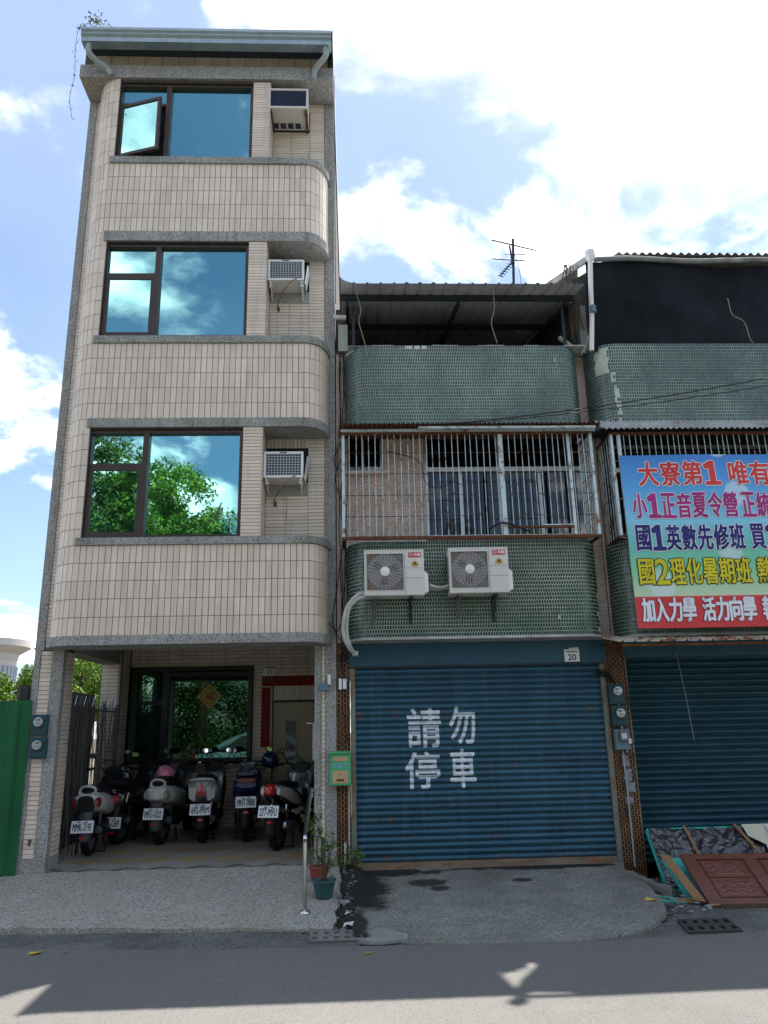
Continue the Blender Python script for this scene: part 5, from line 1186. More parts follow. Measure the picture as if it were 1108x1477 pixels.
        lo = [(.085 * math.cos(a), -.0 + .04 * abs(math.cos(a)) , .815 + .055 * math.sin(a)) for a in [2 * PI * k / 20 for k in range(21)]]
        gr = MB(); gr.tube([(p[0] * 1.15, p[1] - .02, p[2] - .02) for p in lo], .017, 8, False); gr.tube([(-.09, .0, .77), (-.13, .10, .74)], .018, 8); gr.tube([(.09, .0, .77), (.13, .10, .74)], .018, 8); gr.build('grab_rail', B, t, smooth=True)
    elif style == 'black':
        b = MB(); b.loft([(-.05, 0, .60, .09, .08), (-.01, 0, .61, .14, .11), (.1, 0, .63, .18, .13), (.35, 0, .63, .20, .15), (.6, 0, .60, .19, .16), (.8, 0, .56, .15, .13)], 20, 2.6); b.build('body', B, t, smooth=True)
        MB().loft([(-.085, 0, .60, .052, .040), (-.07, 0, .60, .070, .052), (-.03, 0, .60, .075, .058)], 14, 3).build('tail_lamp', 'red_lens', t, smooth=True)
        for s in (-1, 1): MB().tube([(s * .16, -.02, .56), (s * .175, .0, .68)], [.014, .02], 8).build('side_trim', 'chrome', t, smooth=True)
        MB().tube([(-.11, .12, .78), (-.12, -.01, .80), (.12, -.01, .80), (.11, .12, .78)], .014, 8).build('grab_rail', 'black', t, smooth=True)
    elif style == 'white4':
        b = MB(); b.loft([(-.05, 0, .74, .12, .05), (.0, 0, .73, .175, .09), (.12, 0, .70, .195, .13), (.35, 0, .66, .20, .155), (.6, 0, .62, .19, .16), (.8, 0, .57, .15, .13)], 20, 2.6); b.build('body', B, t, smooth=True)
        for s in (-1, 1):
            MB().loft([(-.062, s * .105, .765, .046, .022), (-.035, s * .112, .765, .058, .034), (.02, s * .125, .765, .06, .038)], 14, 2).build('indicator_lamp', 'clear_lens', t, smooth=True)
            w = MB(); w.add([(s * .18, -.01, .78), (s * .17, .0, .60), (s * .09, -.05, .56), (s * .06, -.07, .74)], [(0, 1, 2, 3) if s < 0 else (3, 2, 1, 0)]); wo_ = w.build('side_panel', B, t); q_ = wo_.modifiers.new('t', 'SOLIDIFY'); q_.thickness = .02
        tl = MB(); tl.prism([(-.018, .80), (.018, .80), (.07, .66), (.055, .635), (-.055, .635), (-.07, .66)], -.078, -.03, 'y') if False else tl.add([(-.018, -.07, .80), (.018, -.07, .80), (.07, -.085, .665), (.055, -.085, .64), (-.055, -.085, .64), (-.07, -.085, .665), (0, -.10, .70)], [(0, 6, 1), (1, 6, 2), (2, 6, 3), (3, 6, 4), (4, 6, 5), (5, 6, 0)]); tl.f = [f[::-1] for f in tl.f]; tl.build('tail_lamp', 'red_lens', t)
        MB().tube(smooth_path([(-.16, .08, .80), (-.13, -.02, .835), (0, -.045, .845), (.13, -.02, .835), (.16, .08, .80)], 4), .018, 8).build('grab_rail', B, t, smooth=True)
    elif style == 'blue':
        b = MB(); b.loft([(-.06, 0, .78, .13, .06), (-.01, 0, .77, .17, .10), (.12, 0, .73, .19, .14), (.35, 0, .68, .20, .16), (.6, 0, .62, .19, .16), (.8, 0, .57, .15, .13)], 20, 3); b.build('body', B, t, smooth=True)
        MB().loft([(-.085, 0, .815, .12, .028), (-.06, 0, .815, .145, .038), (-.0, 0, .81, .15, .04)], 16, 2.6).build('tail_lamp', 'dkred_lens', t, smooth=True)
        MB().loft([(-.13, 0, .90, .11, .02), (-.02, 0, .90, .13, .03), (.06, 0, .88, .13, .03)], 14).build('grab_rail', B, t, smooth=True)
    else:  # sport
        b = MB(); b.loft([(-.08, 0, .755, .06, .035), (.0, 0, .74, .12, .075), (.15, 0, .71, .165, .11), (.35, 0, .67, .18, .14), (.6, 0, .62, .18, .15), (.8, 0, .57, .15, .13)], 20, 2.4); b.build('body', 'gloss_black', t, smooth=True)
        for s in (-1, 1):
            w = MB().loft([(-.05, s * .105, .74, .022, .045), (.08, s * .145, .72, .03, .065), (.28, s * .18, .66, .03, .085), (.48, s * .19, .60, .028, .07), (.62, s * .185, .55, .012, .03)], 14, 2.2); w.build('side_panel', 'gloss_white', t, smooth=True)
            MB().loft([(-.06, s * .08, .785, .03, .018), (.04, s * .12, .79, .03, .022), (.10, s * .14, .78, .01, .012)], 10, 2).build('indicator_lamp', 'clear_lens', t, smooth=True)
        MB().loft([(-.13, 0, .745, .035, .03), (-.10, 0, .75, .066, .062), (-.03, 0, .755, .078, .07)], 14, 3.2).build('tail_lamp', 'red_lens', t, smooth=True)
        MB().tube(smooth_path([(-.14, .12, .82), (-.10, -.02, .84), (.10, -.02, .84), (.14, .12, .82)], 4), .014, 8).build('grab_rail', 'black', t, smooth=True)
    # seat
    zz = .80 if style in ('retro', 'retro2') else (.84 if style in ('blue', 'white4') else .80)
    if style == 'black': zz = .79
    st = MB(); st.loft([(.04, 0, zz, .06, .025), (.08, 0, zz + .005, .125, .045), (.30, 0, zz, .15, .055), (.50, 0, zz - .03, .15, .055), (.75, 0, zz - .045, .12, .055), (.84, 0, zz - .06, .06, .03)], 18, 3); st.build('seat', 'black', t, smooth=True)
    # footboard, leg shield, front
    MB().loft([(.72, 0, .30, .15, .05), (.85, 0, .28, .19, .04), (1.12, 0, .29, .19, .04), (1.20, 0, .33, .17, .05)], 14, 4).build('footboard', 'black', t, smooth=True)
    fs_ = MB(); fs_.loft([(1.14, 0, .36, .12, .05), (1.17, 0, .55, .19, .22), (1.22, 0, .68, .20, .26), (1.30, 0, .72, .15, .24), (1.40, 0, .74, .07, .14)], 18, 3); fs_.build('leg_shield', 'gloss_black' if style != 'blue' else B, t, smooth=True)
    MB().loft([(1.20, 0, .93, .07, .04), (1.22, 0, .97, .13, .06), (1.30, 0, .98, .13, .065), (1.40, 0, .95, .05, .04)], 16, 2.4).build('headset', B if style == 'blue' else 'black', t, smooth=True)
    MB().loft([(1.28, 0, .40, .03, .03), (1.36, 0, .46, .065, .05), (1.50, 0, .48, .075, .04), (1.66, 0, .42, .065, .04), (1.74, 0, .34, .03, .03)], 14).build('front_mudguard', 'gloss_black', t, smooth=True)
    fk = MB(); fk.tube([(-.07, 1.50, .235), (-.07, 1.40, .55)], .018, 8); fk.tube([(.07, 1.50, .235), (.07, 1.40, .55)], .018, 8); fk.build('fork', 'grey_pl', t)
    hbm = MB(); hbm.tube(smooth_path([(-.36, 1.12, 1.00), (-.24, 1.18, 1.02), (0, 1.24, 1.0), (.24, 1.18, 1.02), (.36, 1.12, 1.00)], 5), .013, 8); hbm.build('handlebar', 'chrome' if style in ('retro', 'retro2') else 'black', t, smooth=True)
    for s in (-1, 1):
        MB().tube([(s * .25, 1.175, 1.018), (s * .37, 1.115, .998)], .019, 9).build('grip', 'rubber', t, smooth=True)
        lv = MB().tube([(s * .20, 1.21, 1.03), (s * .30, 1.23, 1.01), (s * .37, 1.19, .99)], .007, 6).build('brake_lever', 'chrome', t)
        tilt = rnd.uniform(-.2, .2)
        mx, mz, my = s * .30, 1.19, 1.16
        ms = MB().tube(smooth_path([(s * .20, 1.20, 1.03), (s * .23, 1.20, 1.10), (mx * .92, my + .02, mz - .03)], 4), .007, 6).build('mirror_stalk', 'black', t)
        mr_ = bpy.data.objects.new('mirror', MB().loft([(0, 0, 0, .052, .034), (.018, 0, 0, .058, .038), (.035, 0, 0, .03, .02)], 16, 2.4).mesh('mirror', 'black', True)); COL.objects.link(mr_); mr_.parent = t; mr_.location = (mx, my, mz); mr_.rotation_euler = (R(rnd.uniform(-14, 4)), R(s * rnd.uniform(0, 20)), R(s * rnd.uniform(-6, 22)))
        MB().loft([(-.003, 0, 0, .046, .029), (.001, 0, 0, .050, .032)], 16, 2.4).build('mirror_glass', 'mirror', mr_, smooth=True)
    MB().tube(smooth_path([(-.12, 1.2, .95), (-.18, 1.15, 1.08), (-.05, 1.24, 1.12), (.05, 1.26, 1.0)], 5), .006, 5).build('brake_cable', 'cable', t)
    sd = MB(); sd.tube([(-.10, .62, .22), (-.17, .55, .012), (-.21, .50, .012)], .010, 6); sd.tube([(.08, .60, .20), (.14, .50, .012)], .010, 6); sd.tube([(-.14, .52, .02), (.13, .50, .02)], .008, 6); sd.build('stand', 'black', t)
    return t
PZ = lambda y: .067 + .03 * y
scooter('white and black scooter with oval grab rail and grey mudguard, leftmost on the porch', -3.36, .80, R(2), 'MMK-3195', 'gloss_white', 'retro', PZ(.8))
scooter('black scooter with bright square red tail lamp, partly behind the leftmost scooter', -3.24, 1.62, R(-5), 'MER-1269', 'gloss_black', 'black', PZ(1.6))
scooter('cream white rounded scooter carrying a pink half helmet, third from the left', -2.66, 1.52, R(-6), 'MFU-1032', 'gloss_white', 'retro2', PZ(1.5))
scooter('white tailed scooter with a big triangular red tail lamp, fourth from the left', -2.06, 1.52, R(3), '692-PRM', 'gloss_white', 'white4', PZ(1.5))
scooter('dark blue scooter with wide smoky tail lamp, between the white tailed and the sport scooter', -1.46, 1.52, R(6), 'MNT-9808', 'gloss_blue', 'blue', PZ(1.5))
scooter('black and white sport scooter with twin silver springs beside the steel handrail', -1.045, .80, R(-14), '277-MFU', 'gloss_black', 'sport', PZ(.8))
def helmet(label, loc, m, m2, s=1.0, rz=0, tilt=0):
    t = thing('helmet', label, 'helmet', loc, None, rz)
    h = MB().lathe([(.118, -.02), (.122, .02), (.118, .06), (.100, .10), (.068, .13), (.03, .142), (0, .145)], (0, 0, 0), 22); h.v = [(a, b * 1.12, c) for a, b, c in h.v]; o = h.build('shell', m, t, smooth=True, ang=80)
    i_ = MB().lathe([(.112, -.06), (.121, -.02), (.10, -.01)], (0, 0, 0), 20); i_.v = [(a, b * 1.1, c) for a, b, c in i_.v]; i_.build('lining', m2, t, smooth=True)
    MB().tube([(-.11, -.04, -.02), (-.07, -.06, -.12), (.0, -.05, -.15), (.07, -.06, -.12), (.11, -.04, -.02)], .006, 5).build('strap', 'black', t)
    t.rotation_euler = (tilt, 0, rz); t.scale = (s, s, s); return t
helmet('pink half helmet hanging tilted on the cream white scooter seat', (-2.60, 1.68, 1.00), 'pink', 'black', 1.0, .2, R(-12))
hh_ = helmet('black and silver half helmet on the seat of the black scooter', (-3.20, 1.90, .99), 'gloss_black', 'black', .95, .1, R(-8))
MB().tube([(-.10, -.08, .04), (-.03, -.13, .09), (.05, -.12, .09), (.11, -.06, .04)], .008, 6).build('silver_stripe', 'chrome', hh_, smooth=True)
helmet('dark blue helmet hung on the handlebar end in front of the beige door', (-1.25, 2.55, 1.12), 'navy', 'black', 1.05, .4, R(10))
hs_ = MB().tube([(-1.25, 2.55, 1.23), (-1.22, 2.72, 1.21), (-1.22, 2.68, .98)], .01, 6)
tag(hs_.build('helmet_hook', 'steel_dk'), 'thin dark hook that holds the dark blue helmet by the door', 'hook')
# dark cabinet / bench under porch window right side
cab = thing('wall_cabinet', 'pale metal bracket cabinet on the inner side of the right porch pillar', 'cabinet', (-.50, .55, 1.20))
MB().box(-.01, .05, -.10, .14, .0, .44).build('box', 'cream', cab, bevel=.004); MB().box(-.085, .06, -.12, .16, .44, .452).build('shelf', 'white', cab)

# ------------------------------------------------------------------ folding gate and side sheets
FG = thing('folding_gate', 'dull folding lattice gate drawn back along the left side of the porch', 'gate', (-3.56, .45, .08))
lat = MB().box(-.003, .003, -.006, .006, -.95, .95).mesh('slat', 'lattice')
q = random.Random(17)
for i in range(16):
    for s in (-1, 1):
        o = bpy.data.objects.new('slat', lat); COL.objects.link(o); o.parent = FG
        o.location = (q.uniform(-.02, .02) + (.012 if s > 0 else -.012), (.08 + i * .125), .95 + q.uniform(-.02, .04)); o.rotation_euler = (s * R(9 + q.uniform(-3, 4)), q.uniform(-.03, .03), 0)
for yy in (0.0, .7, 1.4, 2.0): MB().box(-.012, .012, yy - .01, yy + .01, 0, 1.92).build('upright', 'lattice', FG)
for i in range(12):
    MB().tube([(0, .05 + i * .17, 1.86), (.0, .12 + i * .17, 1.98)], .006, 5).build('tip', 'chrome' if i % 2 else 'lattice', FG)
MB().box(-.006, .006, 0, 2.05, 1.80, 1.82).build('top_runner', 'lattice', FG)
sfm = MB()
sfm.grid(120, 2, lambda u, v: (-4.10 + .018 * math.sin(u * 2.9 * 2 * PI / .10 * .5), .2 + 2.9 * u, -.1 + 2.28 * v))
tag(sfm.build('side_fence', 'old_tin', smooth=True), 'grey corrugated metal fence beyond the open left side of the porch', 'fence')
gf = thing('green_fence', 'tall dark green corrugated metal fence at the left edge of the picture', 'fence', (-3.82, -.04, -.2))
n_ = 22
def gfn(u, v):
    x = -6.5 * (1 - u); ph_ = (-x / .30) % 1.0
    h_ = 0.0 if ph_ < .42 else (.035 if .5 < ph_ < .92 else (.035 * (ph_ - .42) / .08 if ph_ <= .5 else .035 * (1 - ph_) / .08))
    return (x, -.0 - h_, 2.18 * v + .01 * math.sin(x * 2) * v)
MB().grid(420, 2, gfn).build('corrugated_sheet', 'green_fence', gf)
MB().box(-6.5, -.02, .005, .03, 1.9, 1.94).build('rail', 'steel_dk', gf)

# ------------------------------------------------------------------ handrail, tap, pots
hr = thing('handrail', 'bent stainless steel handrail standing on the pebble ramp by the right pillar', 'handrail', (-.485, -1.42, zL(-1.42)))
MB().tube(smooth_path([(0, 0, 0), (0, 0, .30), (0, 0, .62), (.0, .04, .70), (.0, .5, .86), (.0, 1.0, 1.03), (.0, 1.10, 1.045), (.0, 1.16, 1.02), (0, 1.17, .96)], 6), .021, 14).build('rail', 'chrome', hr, smooth=True)
MB().lathe([(.0, 0), (.058, .0), (.05, .015), (.028, .028), (.022, .03)], (0, 0, 0), 20).build('base_flange', 'chrome', hr, smooth=True)
MB().tube([(0, 1.12, 1.03), (.02, 1.42, 1.02)], .014, 10).build('wall_stub', 'chrome', hr, smooth=True)
tp = tag(MB().tube([(-3.70, -.01, .40), (-3.70, -.05, .40), (-3.69, -.055, .36)], .012, 8).lathe([(0, 0), (.025, 0), (.025, .01), (0, .01)], (-3.70, -.04, .415), 10).build('water_tap', 'rust'), 'small tap on the tiled pillar just above the green fence foot', 'tap')
def potted(label, loc, pm, r, h, seed, leafy, stems):
    t = thing('potted_plant', label, 'plant', loc); q = random.Random(seed)
    MB().lathe([(.0, 0), (r * .68, 0), (r * .92, h * .85), (r * .93, h * .86), (r, h * .87), (r, h), (r * .92, h), (r * .86, h * .85), (0, h * .84)], (0, 0, 0), 24).build('pot', pm, t, smooth=True, ang=30)
    MB().lathe([(0, 0), (r * .86, 0), (r * .3, .02), (0, .022)], (0, 0, h * .86), 14).build('soil', 'soil', t)
    st = MB(); lf = MB()
    for (dx_, dy_, hh_2, r0) in stems:
        pts = smooth_path([(dx_ * .1, dy_ * .1, h * .86), (dx_ * .5 + q.uniform(-.02, .02), dy_ * .5, h + hh_2 * .4), (dx_, dy_, h + hh_2)], 5); st.tube(pts, [r0 * (1 - .6 * i / len(pts)) for i in range(len(pts))], 6)
        for k in range(3):
            a = pts[q.randrange(4, len(pts))]; b = a + Vector((q.uniform(-.08, .08), q.uniform(-.05, .05), q.uniform(.03, .10))); st.tube([a, b], .003, 4)
            for j in range(leafy): leaf_at(lf, (b.x + q.gauss(0, .02), b.y + q.gauss(0, .02), b.z + q.gauss(0, .02)), q.uniform(.035, .065), q)
        for j in range(leafy): c_ = pts[-1]; leaf_at(lf, (c_.x + q.gauss(0, .03), c_.y + q.gauss(0, .03), c_.z + q.gauss(0, .03)), q.uniform(.035, .065), q)
    st.build('stem', 'bark', t, smooth=True); lf.build('leaves', 'leaf', t); return t
potted('knobbly shrub in a round dark teal pot at the corner of the pebble ramp', (-.315, -1.02, zL(-1.0)), 'pot_teal', .125, .17, 5, 7, [(.06, .0, .30, .016), (.10, .02, .42, .009), (-.02, .02, .22, .012), (.03, -.03, .15, .010)])
potted('thin leafy shrub in a red brown pot behind the teal pot', (-.40, -.52, zL(-.5)), 'pot_red', .10, .15, 6, 9, [(-.04, 0, .42, .009), (-.10, .02, .55, .007), (.02, 0, .50, .007), (.06, .02, .30, .006)])
wd = thing('wild_plant', 'low bright green weed growing at the foot of the brown brick strip', 'plant', (-.13, -.12, 0.0)); q = random.Random(15); st = MB(); lf = MB()
for i in range(12):
    e = Vector((q.uniform(-.10, .20), q.uniform(-.14, .06), q.uniform(.08, .26))); st.tube([(q.uniform(-.02, .04), 0, 0), e * .6, e], .004, 4)
    for j in range(8): leaf_at(lf, (e.x + q.gauss(0, .035), e.y + q.gauss(0, .03), e.z + q.gauss(0, .03)), q.uniform(.035, .07), q)
st.build('stem', 'bark', wd); lf.build('leaves', 'leaf', wd)
# dirt heap between the ramps, litter
dt = MB(); q = random.Random(19)
dt.grid(16, 60, lambda u, v: (-.20 + .30 * u + .02 * math.sin(v * 17), -2.0 + 2.0 * v, zL(-2.0 + 2.0 * v) - .035 + .045 * math.sin(PI * u) + .012 * math.sin(u * 23 + v * 71) + .01 * math.sin(v * 160 + u * 9)))
tag(dt.build('dirt', 'soil'), 'black damp dirt packed in the gap between the two ramps', kind='stuff')
def rock(mb, c, s, q, flat=.5):
    vs = []; n = 7; a0 = q.uniform(0, 6)
    for k, (zz, rr_3) in enumerate(((-.5, .8), (.1, 1.0), (.5, .55))):
        for j in range(n):
            a = a0 + 2 * PI * j / n; rj = s * rr_3 * q.uniform(.75, 1.15); vs.append((c[0] + rj * math.cos(a), c[1] + rj * math.sin(a), c[2] + s * flat * zz))
    mb.add(vs, [(k * n + j, k * n + (j + 1) % n, (k + 1) * n + (j + 1) % n, (k + 1) * n + j) for k in range(2) for j in range(n)] + [tuple(range(2 * n, 3 * n))])
rb = MB()
for i in range(46): y_ = -q.random() ** .8 * 2.0; rock(rb, (q.gauss(-.09, .06), y_, zL(y_) + .01), q.uniform(.008, .03), q)
for i in range(60): rock(rb, (q.uniform(2.95, 3.5), q.uniform(-1.9, -.2), -.17 + q.uniform(0, .04)), q.uniform(.008, .035), q)
for i in range(120): x_ = q.uniform(-3.4, 3.6); rock(rb, (x_, kerb_y(x_) + q.gauss(.18, .16), -.198), q.uniform(.003, .010), q)
tag(rb.build('rubble', 'rubble'), 'small broken concrete chips lying in the gap and along the kerb', kind='stuff')
cp = MB(); cp.prism([(.02, -2.36), (.12, -2.30), (.16, -2.05), (.27, -1.98), (.40, -2.18), (.46, -2.22), (.44, -2.36), (.30, -2.39), (.20, -2.42), (.10, -2.40)], -.2, -.155); tag(cp.build('concrete_patch', 'rubble', bevel=.012), 'pale smeared concrete lump at the lower left corner of the right ramp', 'concrete lump')
cm = MB(); q = random.Random(23)
for a, b in (((3.02, -.42), (3.32, -.95)), ((3.10, -.2), (3.22, -.55))):
    for k in range(5): t_ = k / 5; cm.obox((a[0] + (b[0] - a[0]) * (t_ + .1), a[1] + (b[1] - a[1]) * (t_ + .1), -.10 - .05 * t_), (.035, -.055, 0), (.02, .015, 0), (0, 0, .05 + q.uniform(-.01, .01)))
tag(cm.build('broken_kerb', 'rubble', bevel=.006), 'broken strip of concrete edging between the right ramp and the leaning boards', 'kerb')
crk = MB(); crk.tube([(p_[0], p_[1], -.1905) for p_ in cr], .007, 4); tag(crk.build('crack', 'soil'), 'crack line in the concrete apron', kind='stuff')
def scrap(label, loc, pts, m, cat='litter', th=.003):
    mb = MB(); n = len(pts); mb.add([(a, b, c) for a, b, c in pts], [tuple(range(n))]); o = mb.build('litter', m, loc=loc); tag(o, label, cat); s_ = o.modifiers.new('t', 'SOLIDIFY'); s_.thickness = th; return o
scrap('yellow dry leaf on the asphalt at the left near the kerb', (-2.70, -2.30, -.196), [(-.05, -.02, .0), (.02, -.04, .01), (.07, .0, .015), (.03, .04, .0), (-.04, .03, .008)], 'litter_y', 'leaf')
scrap('small yellow leaf on the asphalt in front of the drain cover', (.10, -2.64, -.196), [(-.03, -.01, .0), (.02, -.02, .01), (.04, .01, .01), (-.01, .02, .0)], 'litter_y', 'leaf')
scrap('tiny pale scrap on the asphalt left of the yellow leaf', (-2.45, -2.30, -.196), [(-.02, -.01, .0), (.02, -.01, .01), (.02, .01, .01), (-.01, .015, .0)], 'litter_o', 'leaf')
scrap('crumpled white plastic scrap beside the drain cover', (-.06, -1.86, -.17), [(-.05, -.02, .0), (-.01, -.03, .03), (.04, -.02, .01), (.05, .02, .04), (.0, .03, .02), (-.04, .02, .03)], 'litter_w')
scrap('white scrap lying on the black dirt gap', (-.07, -1.55, -.13), [(-.03, -.01, .0), (.02, -.02, .02), (.03, .01, .01), (-.01, .02, .02)], 'litter_w')
scrap('brown dry leaf left of the drain cover', (-.46, -1.88, -.195), [(-.05, -.01, .0), (.0, -.03, .015), (.06, .01, .01), (-.01, .02, .0)], 'litter_y', 'leaf')
scrap('large dry brown leaf beside the turquoise splinters', (2.88, -1.47, -.12), [(-.05, .04, .0), (.04, -.05, .025), (.07, -.03, .01), (.0, .06, .03)], 'litter_y', 'leaf')
fbx = thing('food_box', 'small clear plastic food box dropped between the two ramps', 'box', (-.10, -1.20, -.10)); MB().box(-.075, .075, -.055, .055, 0, .045).build('tray', 'visor', fbx, bevel=.006); MB().box(-.05, .05, -.035, .035, .004, .02).build('paper', 'litter_w', fbx); fr_ = MB(); fr_.box(-.08, .08, -.06, .06, .045, .05); fr_.build('lid', 'visor', fbx)
fbx.rotation_euler = (.1, .05, .2)
# drain covers with real slots
def grate(label, x0, x1, y0, y1, cols, rows, skew, sl_w, sl_h, loc_z=-.2):
    t = thing('drain_cover', label, 'drain cover', ((x0 + x1) / 2, (y0 + y1) / 2, loc_z), 'cast iron drain covers'); W_, H = x1 - x0, y1 - y0
    cw, rh = W_ / cols, H / rows; b = MB()
    def bx_(a0, a1, b0, b1): 
        s = lambda yy: skew * yy; vs = []
        for z in (0, .016): vs += [(a0 + s(b0), b0, z), (a1 + s(b0), b0, z), (a1 + s(b1), b1, z), (a0 + s(b1), b1, z)]
        b.add(vs, [(4, 5, 6, 7), (0, 1, 5, 4), (1, 2, 6, 5), (2, 3, 7, 6), (3, 0, 4, 7)])
    y = -H / 2; e = (rh - sl_h)
    for r in range(rows + 1):
        hh2 = e if 0 < r < rows else e / 2; bx_(-W_ / 2, W_ / 2, y, y + hh2); y += hh2
        if r < rows:
            x = -W_ / 2; g = cw - sl_w
            for c_ in range(cols + 1):
                ww = g if 0 < c_ < cols else g / 2; bx_(x, x + ww, y + .0005, y + sl_h - .0005); x += ww + sl_w
            y += sl_h
    b.build('grid', 'iron' if skew else 'pale_iron', t); MB().add([(-W_ / 2 + skew * -H / 2, -H / 2, .001), (W_ / 2 + skew * -H / 2, -H / 2, .001), (W_ / 2 + skew * H / 2, H / 2, .001), (-W_ / 2 + skew * H / 2, H / 2, .001)], [(0, 1, 2, 3)]).build('drain_dark', 'black', t)
    return t
grate('pale drain cover with two rows of square holes beside the left ramp corner', -.40, .07, -2.24, -1.90, 5, 2, 0.0, .045, .07)
grate('dark drain cover with two rows of slots in front of the brown door', 2.92, 3.40, -2.36, -1.92, 5, 2, .18, .045, .13)

# ------------------------------------------------------------------ leaning boards at the right
def board(mb, A, B, up, th):
    """slab from bottom edge A-B rising along vector up, thickness th backwards"""
    A, B, up = Vector(A), Vector(B), Vector(up); nrm = (B - A).cross(up).normalized() * -th
    vs = [A, B, B + up, A + up]; vs = [tuple(v) for v in vs] + [tuple(v + nrm * -1) for v in vs]
    return mb.add(vs, [(0, 1, 2, 3), (7, 6, 5, 4), (0, 4, 5, 1), (1, 5, 6, 2), (2, 6, 7, 3), (3, 7, 4, 0)])
GB = thing('framed_panel', 'big turquoise framed panel of crumpled black film leaning on the dark shutter', 'panel', (3.42, -.55, -.2))
upv = Vector((0, .45, .55)); ln = 2.6
fr_ = MB(); 
def onp(u, v, o=0): return Vector((u, 0, 0)) + upv * v + Vector((0, -.55, .45)).normalized() * o
def pbar(mb, u0, v0, u1, v1, w, th, o=.0):
    a, b = onp(u0, v0), onp(u1, v1); d = (b - a).normalized(); nn = Vector((0, -.774, .633)); sd_ = d.cross(nn).normalized() * w
    mb.obox(tuple((a + b) / 2 + nn * o), tuple((b - a) / 2), tuple(sd_), tuple(nn * th))
pbar(fr_, 0, 0, 0, 1, .018, .012); pbar(fr_, 0, 1, ln, 1, .018, .012); pbar(fr_, 0, 0, ln, 0, .018, .012); fr_.build('frame', 'cyan_board', GB)
from mathutils import noise as mn
def crump(u, v):
    p_ = Vector((u * 7, v * 3, 1.3)); a_ = mn.noise(p_ * 1.0) ; r1 = 1 - abs(mn.noise(p_ * 1.7 + Vector((a_, a_ * 2, 0)))) * 2; r2 = 1 - abs(mn.noise(p_ * 4.1)) * 2
    return .02 + .028 * r1 + .012 * r2
MB().grid(150, 50, lambda u, v: tuple(onp(u * ln, v * .98 + .01, crump(u * 1.6, v)))).build('film', 'film', GB, smooth=True)
for u0, u1 in ((.42, .50), (1.02, 1.28), (1.9, 1.95)):
    b_ = MB(); pbar(b_, u0, 1.0, u1, .1, .014, .01, .075); b_.build('batten', 'raw_wood', GB)
cdp = MB(); cdp.add([tuple(onp(1.10, .99, .085)), tuple(onp(1.75, .99, .085)), tuple(onp(1.75, .35, .085)), tuple(onp(1.25, .30, .09)), tuple(onp(1.28, .62, .09)), tuple(onp(1.12, .78, .085))], [(0, 5, 4, 3, 2, 1)])
tag(cdp.build('card_sheet', 'card', loc=(3.42, -.55, -.2)), 'cream card sheet lying on the turquoise framed panel', 'card')
cdp = MB(); cdp.add([tuple(onp(1.36, .97, .10)), tuple(onp(1.9, .97, .10)), tuple(onp(1.9, .42, .10)), tuple(onp(1.38, .46, .10))], [(0, 3, 2, 1)])
tag(cdp.build('card_sheet', 'card_w', loc=(3.42, -.55, -.2)), 'pale blue card sheet overlapping the cream one at the right edge', 'card')
tb_ = thing('turquoise_board', 'turquoise painted board standing between the framed panel and the brown door', 'board', (3.40, -1.08, -.2))
b = MB(); board(b, (0, 0, 0.01), (.42, -.06, 0.01), (-.06, .42, .30), .04); b.build('panel', 'cyan_board', tb_, bevel=.004); b = MB(); board(b, (.0, -.02, -.0), (.42, -.08, 0), (-.01, .03, .045), .03); b.build('bottom_edge', 'cyan_board', tb_, bevel=.003)
dr2 = thing('brown_door_leaf', 'old brown carved wooden door leaf lying sideways against the other boards', 'door leaf', (3.50, -1.42, -.17))
dirv = Vector((1, -.10, 0)).normalized(); upd = Vector((-.04, .52, .38)); nrm_d = dirv.cross(upd).normalized(); 
if nrm_d.y > 0: nrm_d = -nrm_d
def dp(u, v, o=0): return dirv * u + upd * v + nrm_d * o
def dbox(mb, u0, u1, v0, v1, o0, o1):
    c8 = [dp(u, v, o) for o in (o0, o1) for u, v in ((u0, v0), (u1, v0), (u1, v1), (u0, v1))]; mb.add([tuple(p_) for p_ in c8], [(3, 2, 1, 0), (4, 5, 6, 7), (0, 1, 5, 4), (1, 2, 6, 5), (2, 3, 7, 6), (3, 0, 4, 7)])
b = MB(); dbox(b, 0, 2.1, 0, 1, -.045, -.02); b.build('core', 'brown_door', dr2)
b = MB(); dbox(b, 0, 2.1, -.0, .11, -.02, .0); dbox(b, 0, 2.1, .89, 1.0, -.02, 0)
for u in (0, .62, 1.28, 1.95): dbox(b, u, u + .13, .11, .89, -.0205, -.0005)
b.build('door_frame', 'brown_door', dr2, bevel=.004)
b = MB(); dbox(b, .0, 2.1, -.035, .0, -.045, .0); b.build('bottom_edge', 'raw_wood', dr2)
for u in (.16, .78, 1.44):
    for v0, v1 in ((.14, .47), (.53, .86)):
        b = MB(); dbox(b, u, u + .42, v0, v1, -.02, -.008); b.build('carved_panel', 'brown_door', dr2, bevel=.008)
        b = MB().grid(42, 30, lambda p_, w_: tuple(dp(u + .02 + .38 * p_, v0 + .02 + (v1 - v0 - .04) * w_, -.0075 + .010 * max(0, .5 - abs(math.sin(9 * p_ + 4 * math.sin(w_ * 6.3)) * math.sin(w_ * 9.4 + 2 * math.sin(p_ * 12)))) * (1 if .08 < p_ < .92 and .1 < w_ < .9 else 0))))
        b.build('carving', 'brown_door', dr2, smooth=True, ang=60)
b = MB(); board(b, (3.41, -1.30, -.18), (3.50, -1.36, -.18), (-.13, .50, .36), .03); tag(b.build('plank', 'raw_wood', bevel=.003), 'bare wooden plank edge between the turquoise board and the brown door leaf', 'plank')
b = MB(); b.box(3.6, 6.0, -1.5, -1.2, -.205, -.17); tag(b.build('timber_offcut', 'bark'), 'dark timber lying under the brown door leaf', 'timber')
q = random.Random(41)
